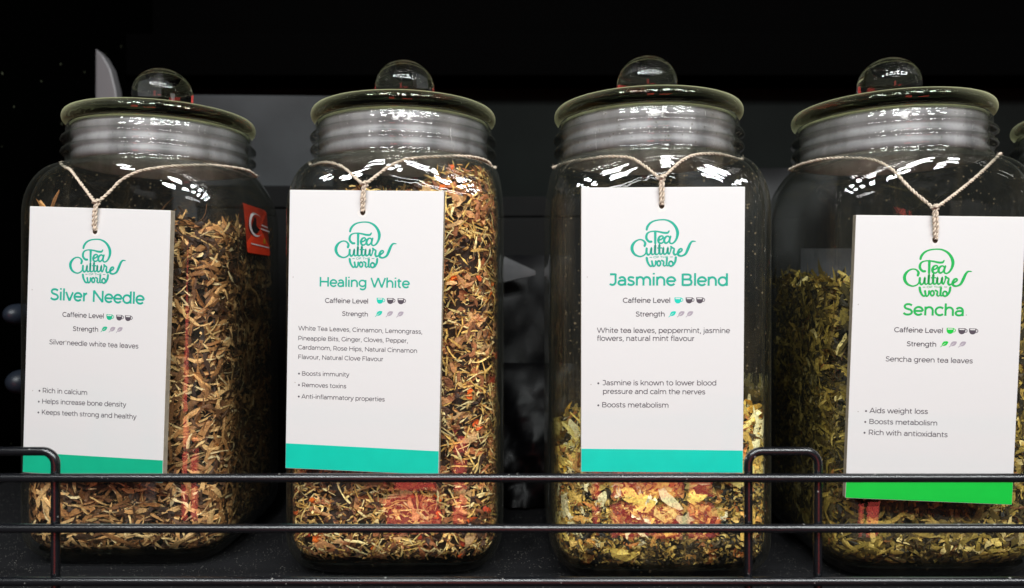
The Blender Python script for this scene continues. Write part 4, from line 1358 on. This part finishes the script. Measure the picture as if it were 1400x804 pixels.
# ================================================================== sticker and label on the jars
def sticker():
    # red rounded sticker on the right-hand face of the leftmost jar
    j = JARS[0]
    y0, y1 = -0.0235, 0.0225
    z0, z1 = 0.0275 - SHELF_Z, 0.0605 - SHELF_Z
    r = 0.002
    nseg = 8

    def sx(y, zz, lift):
        ph = math.atan2(y, A)
        for _ in range(6):
            q = float(section(np.array([ph]), 0.06, A, 1.0)[0])
            ph = math.asin(max(-1, min(1, y / q)))
        dz = max(0.0, (zz + SHELF_Z) - 0.0487)
        return q * math.cos(ph) + lift - 0.9 * dz * dz / 0.0345

    def patch(name, outline, lift, mat, parent):
        v = [(sx(y, z, lift), y, z) for y, z in outline]
        cy_, cz_ = sum(p[0] for p in outline) / len(outline), sum(p[1] for p in outline) / len(outline)
        v.append((sx(cy_, cz_, lift), cy_, cz_))
        n = len(outline)
        f = [(i, (i + 1) % n, n) for i in range(n)]
        return mesh_obj(name, v, f, mat, parent)
    out = []
    for (cy_, cz_, a0) in ((y1 - r, z1 - r, 0), (y0 + r, z1 - r, 90), (y0 + r, z0 + r, 180), (y1 - r, z0 + r, 270)):
        out += arc(cy_, cz_, r, r, a0, a0 + 90, 5)
    s = patch("sticker", out, 0.0004, MAT["red"], j)
    w, h = y1 - y0, z1 - z0
    U = lambda u, t: (y0 + u * w, z0 + t * h)
    mo = [U(0.36 + 0.30 * math.cos(R(a)), 0.60 + 0.25 * math.sin(R(a))) for a in range(50, 312, 12)]
    mi = [U(0.42 + 0.28 * math.cos(R(a)), 0.60 + 0.215 * math.sin(R(a))) for a in range(306, 50, -12)]
    v = [(sx(y, z, 0.0007), y, z) for y, z in mo + mi[::1]]
    n = len(mo)
    m2 = len(mi)
    f = []
    for i in range(min(n, m2) - 1):
        f.append((i, i + 1, n + m2 - 2 - i, n + m2 - 1 - i))
    mesh_obj("crescent_emblem", v, f, MAT["white"], s)
    fig = [U(0.20, 0.62), U(0.17, 0.50), U(0.24, 0.43), U(0.36, 0.42), U(0.44, 0.46), U(0.52, 0.52), U(0.44, 0.51), U(0.38, 0.55), U(0.36, 0.63), U(0.37, 0.70), U(0.34, 0.745), U(0.27, 0.74), U(0.26, 0.67)]
    patch("emblem_figure", fig, 0.0008, MAT["fig"], s)
    patch("emblem_flame", [U(0.66, 0.24), U(0.78, 0.25), U(0.75, 0.33), U(0.70, 0.37), U(0.67, 0.31)], 0.0008, MAT["yellow"], s)
    for t0, u0, u1 in ((0.61, 0.58, 0.86), (0.53, 0.55, 0.95), (0.18, 0.14, 0.94)):
        patch("sticker_text_line", [U(u0, t0), U(u1, t0 - 0.02), U(u1, t0 + 0.004), U(u0, t0 + 0.024)], 0.0008, MAT["white"], s)


sticker()

# pale label on the far face of the green tea jar
v, f = [], []
nn = 12
for q in range(nn + 1):
    xx = -0.034 + 0.074 * q / nn
    for zz in (0.004, 0.034):
        v.append((xx, 0.0634 - 0.02 * abs(xx / 0.06) ** 5, zz - SHELF_Z))
f = [(2 * q, 2 * q + 2, 2 * q + 3, 2 * q + 1) for q in range(nn)]
mesh_obj("back_label", v, f, MAT["paper"], JARS[3])


# ================================================================== black wire guard
def wire_guard():
    YR = 0.352
    g = empty("wire_guard", (0, YR, SHELF_Z), "black wire guard rail running along the shelf front before the jars", "shelf guard")
    pz = lambda v_, y_: (402 - v_) / 1011.1 * y_
    rr = 0.00212
    for vpx in (653.5, 722.5, 795.0):
        v, f = [], []
        z = pz(vpx, YR) - SHELF_Z
        tube(v, f, [(x, 0, z) for x in np.linspace(-0.45, 0.60, 43)], rr, 14)
        mesh_obj("rail", v, f, MAT["wire"], g, True)
    yh = 0.0040
    for (u0, u1) in ((-20, 76), (1023, 1118)):
        Y = YR + yh
        xa, xb = (u0 - 700) / 1011.1 * Y, (u1 - 700) / 1011.1 * Y
        zt = pz(617, Y) - SHELF_Z
        r = 0.0062
        zb = -0.018
        pts = [(xa, yh, zb + (zt - r - zb) * t) for t in np.linspace(0, 1, 14)]
        pts += [(xa + r - r * math.cos(a), yh, zt - r + r * math.sin(a)) for a in np.linspace(0, math.pi / 2, 9)[1:]]
        pts += [(xb - r + r * math.sin(a), yh, zt - r + r * math.cos(a)) for a in np.linspace(0, math.pi / 2, 9)]
        pts += [(xb, yh, zt - r + (zb - zt + r) * t) for t in np.linspace(0, 1, 14)[1:]]
        v, f = [], []
        tube(v, f, pts, rr * 0.98, 14)
        mesh_obj("hoop", v, f, MAT["wire"], g, True)


wire_guard()


# ================================================================== things behind the jars
def pouch(loc, w, h, d, rz, label, seed, tilt=0.0):
    rng = np.random.default_rng(seed)
    nx, nz = 26, 30
    v, f = [], []
    for side in (-1, 1):
        for q in range(nz + 1):
            t = q / nz
            for p in range(nx + 1):
                s = p / nx * 2 - 1
                puff = d * (1 - abs(s) ** 3.0) * (1 - t ** 2.2) ** 0.7
                cr = 0.003 * math.sin(7 * s + 9 * t + seed) + 0.002 * math.sin(17 * t - 6 * s + seed) + 0.0012 * rng.normal()
                v.append((s * w / 2 * (1 - 0.06 * math.sin(math.pi * t)), side * (puff * 0.5 + 0.0004) + cr * (0.15 + 0.85 * (1 - t)), t * h))
    m = (nx + 1) * (nz + 1)
    for side in (0, 1):
        for q in range(nz):
            for p in range(nx):
                a = side * m + q * (nx + 1) + p
                f.append((a, a + 1, a + nx + 2, a + nx + 1))
    o = mesh_obj("foil_pouch", v, f, MAT["foil"], None, True)
    o.location = loc
    o.rotation_euler = (tilt, 0, rz)
    tag(o, label, "pouch", "black foil pouches behind the jars")
    return o


tall = pouch((0.010, 0.665, SHELF_Z), 0.11, 0.206, 0.05, 0.25, "tall black foil pouch seen between the straw coloured and the flower tea jars", 3, -0.12)
Y = 0.632                          # pale folded flap on the tall pouch
tri = [((u - 700) / 1011.1 * Y - 0.010, (402 - q) / 1011.1 * Y - SHELF_Z) for u, q in ((690, 348), (742, 374), (742, 380), (690, 390))]
v = [(a, Y - 0.665, c) for a, c in tri] + [(a, Y - 0.665 + 0.004, c) for a, c in tri]
f = [(0, 1, 2, 3), (7, 6, 5, 4)] + [(q, (q + 1) % 4, (q + 1) % 4 + 4, q + 4) for q in range(4)]
flap = mesh_obj("folded_flap", v, f, MAT["flap"], tall)
flap.matrix_parent_inverse = Matrix.Rotation(0.25, 4, "Z").inverted() @ Matrix.Identity(4)
pouch((0.008, 0.600, SHELF_Z), 0.09, 0.112, 0.045, -0.15, "short crumpled black foil pouch standing before a taller one between two jars", 5, -0.10)
pouch((0.235, 0.70, SHELF_Z), 0.15, 0.290, 0.06, -0.1, "dark foil pouch with a rounded top behind the flower tea jar and its right neighbour", 8, -0.05)


def filler(loc, w, d, h, rz, label, mat="filler", group="black fillers that darken the gaps behind the jars"):  # added boxes: black ones darken gaps, the grey one paints lit back board
    bm = bmesh.new()
    if mat == "lit_grey":
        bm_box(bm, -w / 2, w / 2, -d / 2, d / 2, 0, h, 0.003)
    else:
        bm_box(bm, -w / 2, w / 2, -d / 2, d / 2, 0, h - 0.021, 0.002)
        bm_box(bm, -w / 2 - 0.001, w / 2 + 0.001, -d / 2 - 0.001, d / 2 + 0.001, h - 0.0205, h, 0.0015)
    o = bm_obj("filler", bm, MAT[mat])
    o.location = loc
    o.rotation_euler = (0, 0, rz)
    tag(o, label, "filler", group)
    return o


filler((-0.205, 0.705, SHELF_Z), 0.17, 0.05, 0.268, 0.05, "low black carton added to darken the gap between the twiggy tea and the straw coloured tea jars")
filler((0.050, 0.80, SHELF_Z), 0.17, 0.09, 0.268, -0.04, "black carton added as a dark backing behind the pouches, between the straw coloured and the flower tea")
filler((-0.268, 0.80, SHELF_Z), 0.165, 0.08, 0.3735, 0.03, "tall grey carton standing in for the lit patch of back board between the two left lids", "lit_grey", None)

# two rounded plastic pegs at the far left
for (u, vv_, rr_, txt) in ((23, 430, 0.0086, "bluish round ended plastic peg peeking out left of the leftmost jar, the upper one"),
                           (28, 522, 0.0098, "bluish round ended plastic peg peeking out left of the leftmost jar, the lower one")):
    Y = 0.60
    px, pz_ = (u - 700) / 1011.1 * Y, (402 - vv_) / 1011.1 * Y
    pr = [(0.0, -0.012)] + [(rr_ * math.sin(a), -0.012 * math.cos(a)) for a in np.linspace(0, math.pi / 2, 8)[1:]] + [(rr_, 0.05), (rr_ * 0.6, 0.055), (rr_ * 0.6, 0.31), (0.0, 0.31)]
    v, f = lathe(pr, 32)
    v = [(a, c, b_) for a, b_, c in v]
    o = mesh_obj("plastic_peg", v, f, MAT["cap"], None, True)
    bm = bmesh.new()
    bm.from_mesh(o.data)
    bmesh.ops.recalc_face_normals(bm, faces=bm.faces[:])
    bm.to_mesh(o.data)
    bm.free()
    o.location = (px, Y, pz_)
    tag(o, txt, "peg", "plastic pegs at the far left")

# upright grey bracket made up for a pale reflected wedge, back left
v, f = [], []
out = [(-0.0105, 0.0), (0.0125, 0.0), (0.0095, 0.022), (0.0045, 0.042), (-0.003, 0.055), (-0.0105, 0.062)]
for yy in (0.0, 0.012):
    for (px, pz) in out:
        v.append((px, yy, pz))
n = len(out)
f = [tuple(range(n)), tuple(range(2 * n - 1, n - 1, -1))] + [(i, i + n, (i + 1) % n + n, (i + 1) % n) for i in range(n)]
bm = bmesh.new()
vv = [bm.verts.new(p) for p in v]
for q in f:
    bm.faces.new([vv[i] for i in q])
bmesh.ops.recalc_face_normals(bm, faces=bm.faces[:])
bmesh.ops.bevel(bm, geom=bm.edges[:], offset=0.0015, segments=2, affect="EDGES", profile=0.5)
br = bm_obj("wedge_plate", bm, MAT["wedge"])
br.location = (-0.3965, 0.722, 0.178)
tag(br, "grey curved made-up bracket standing up behind the leftmost lid", "plate")
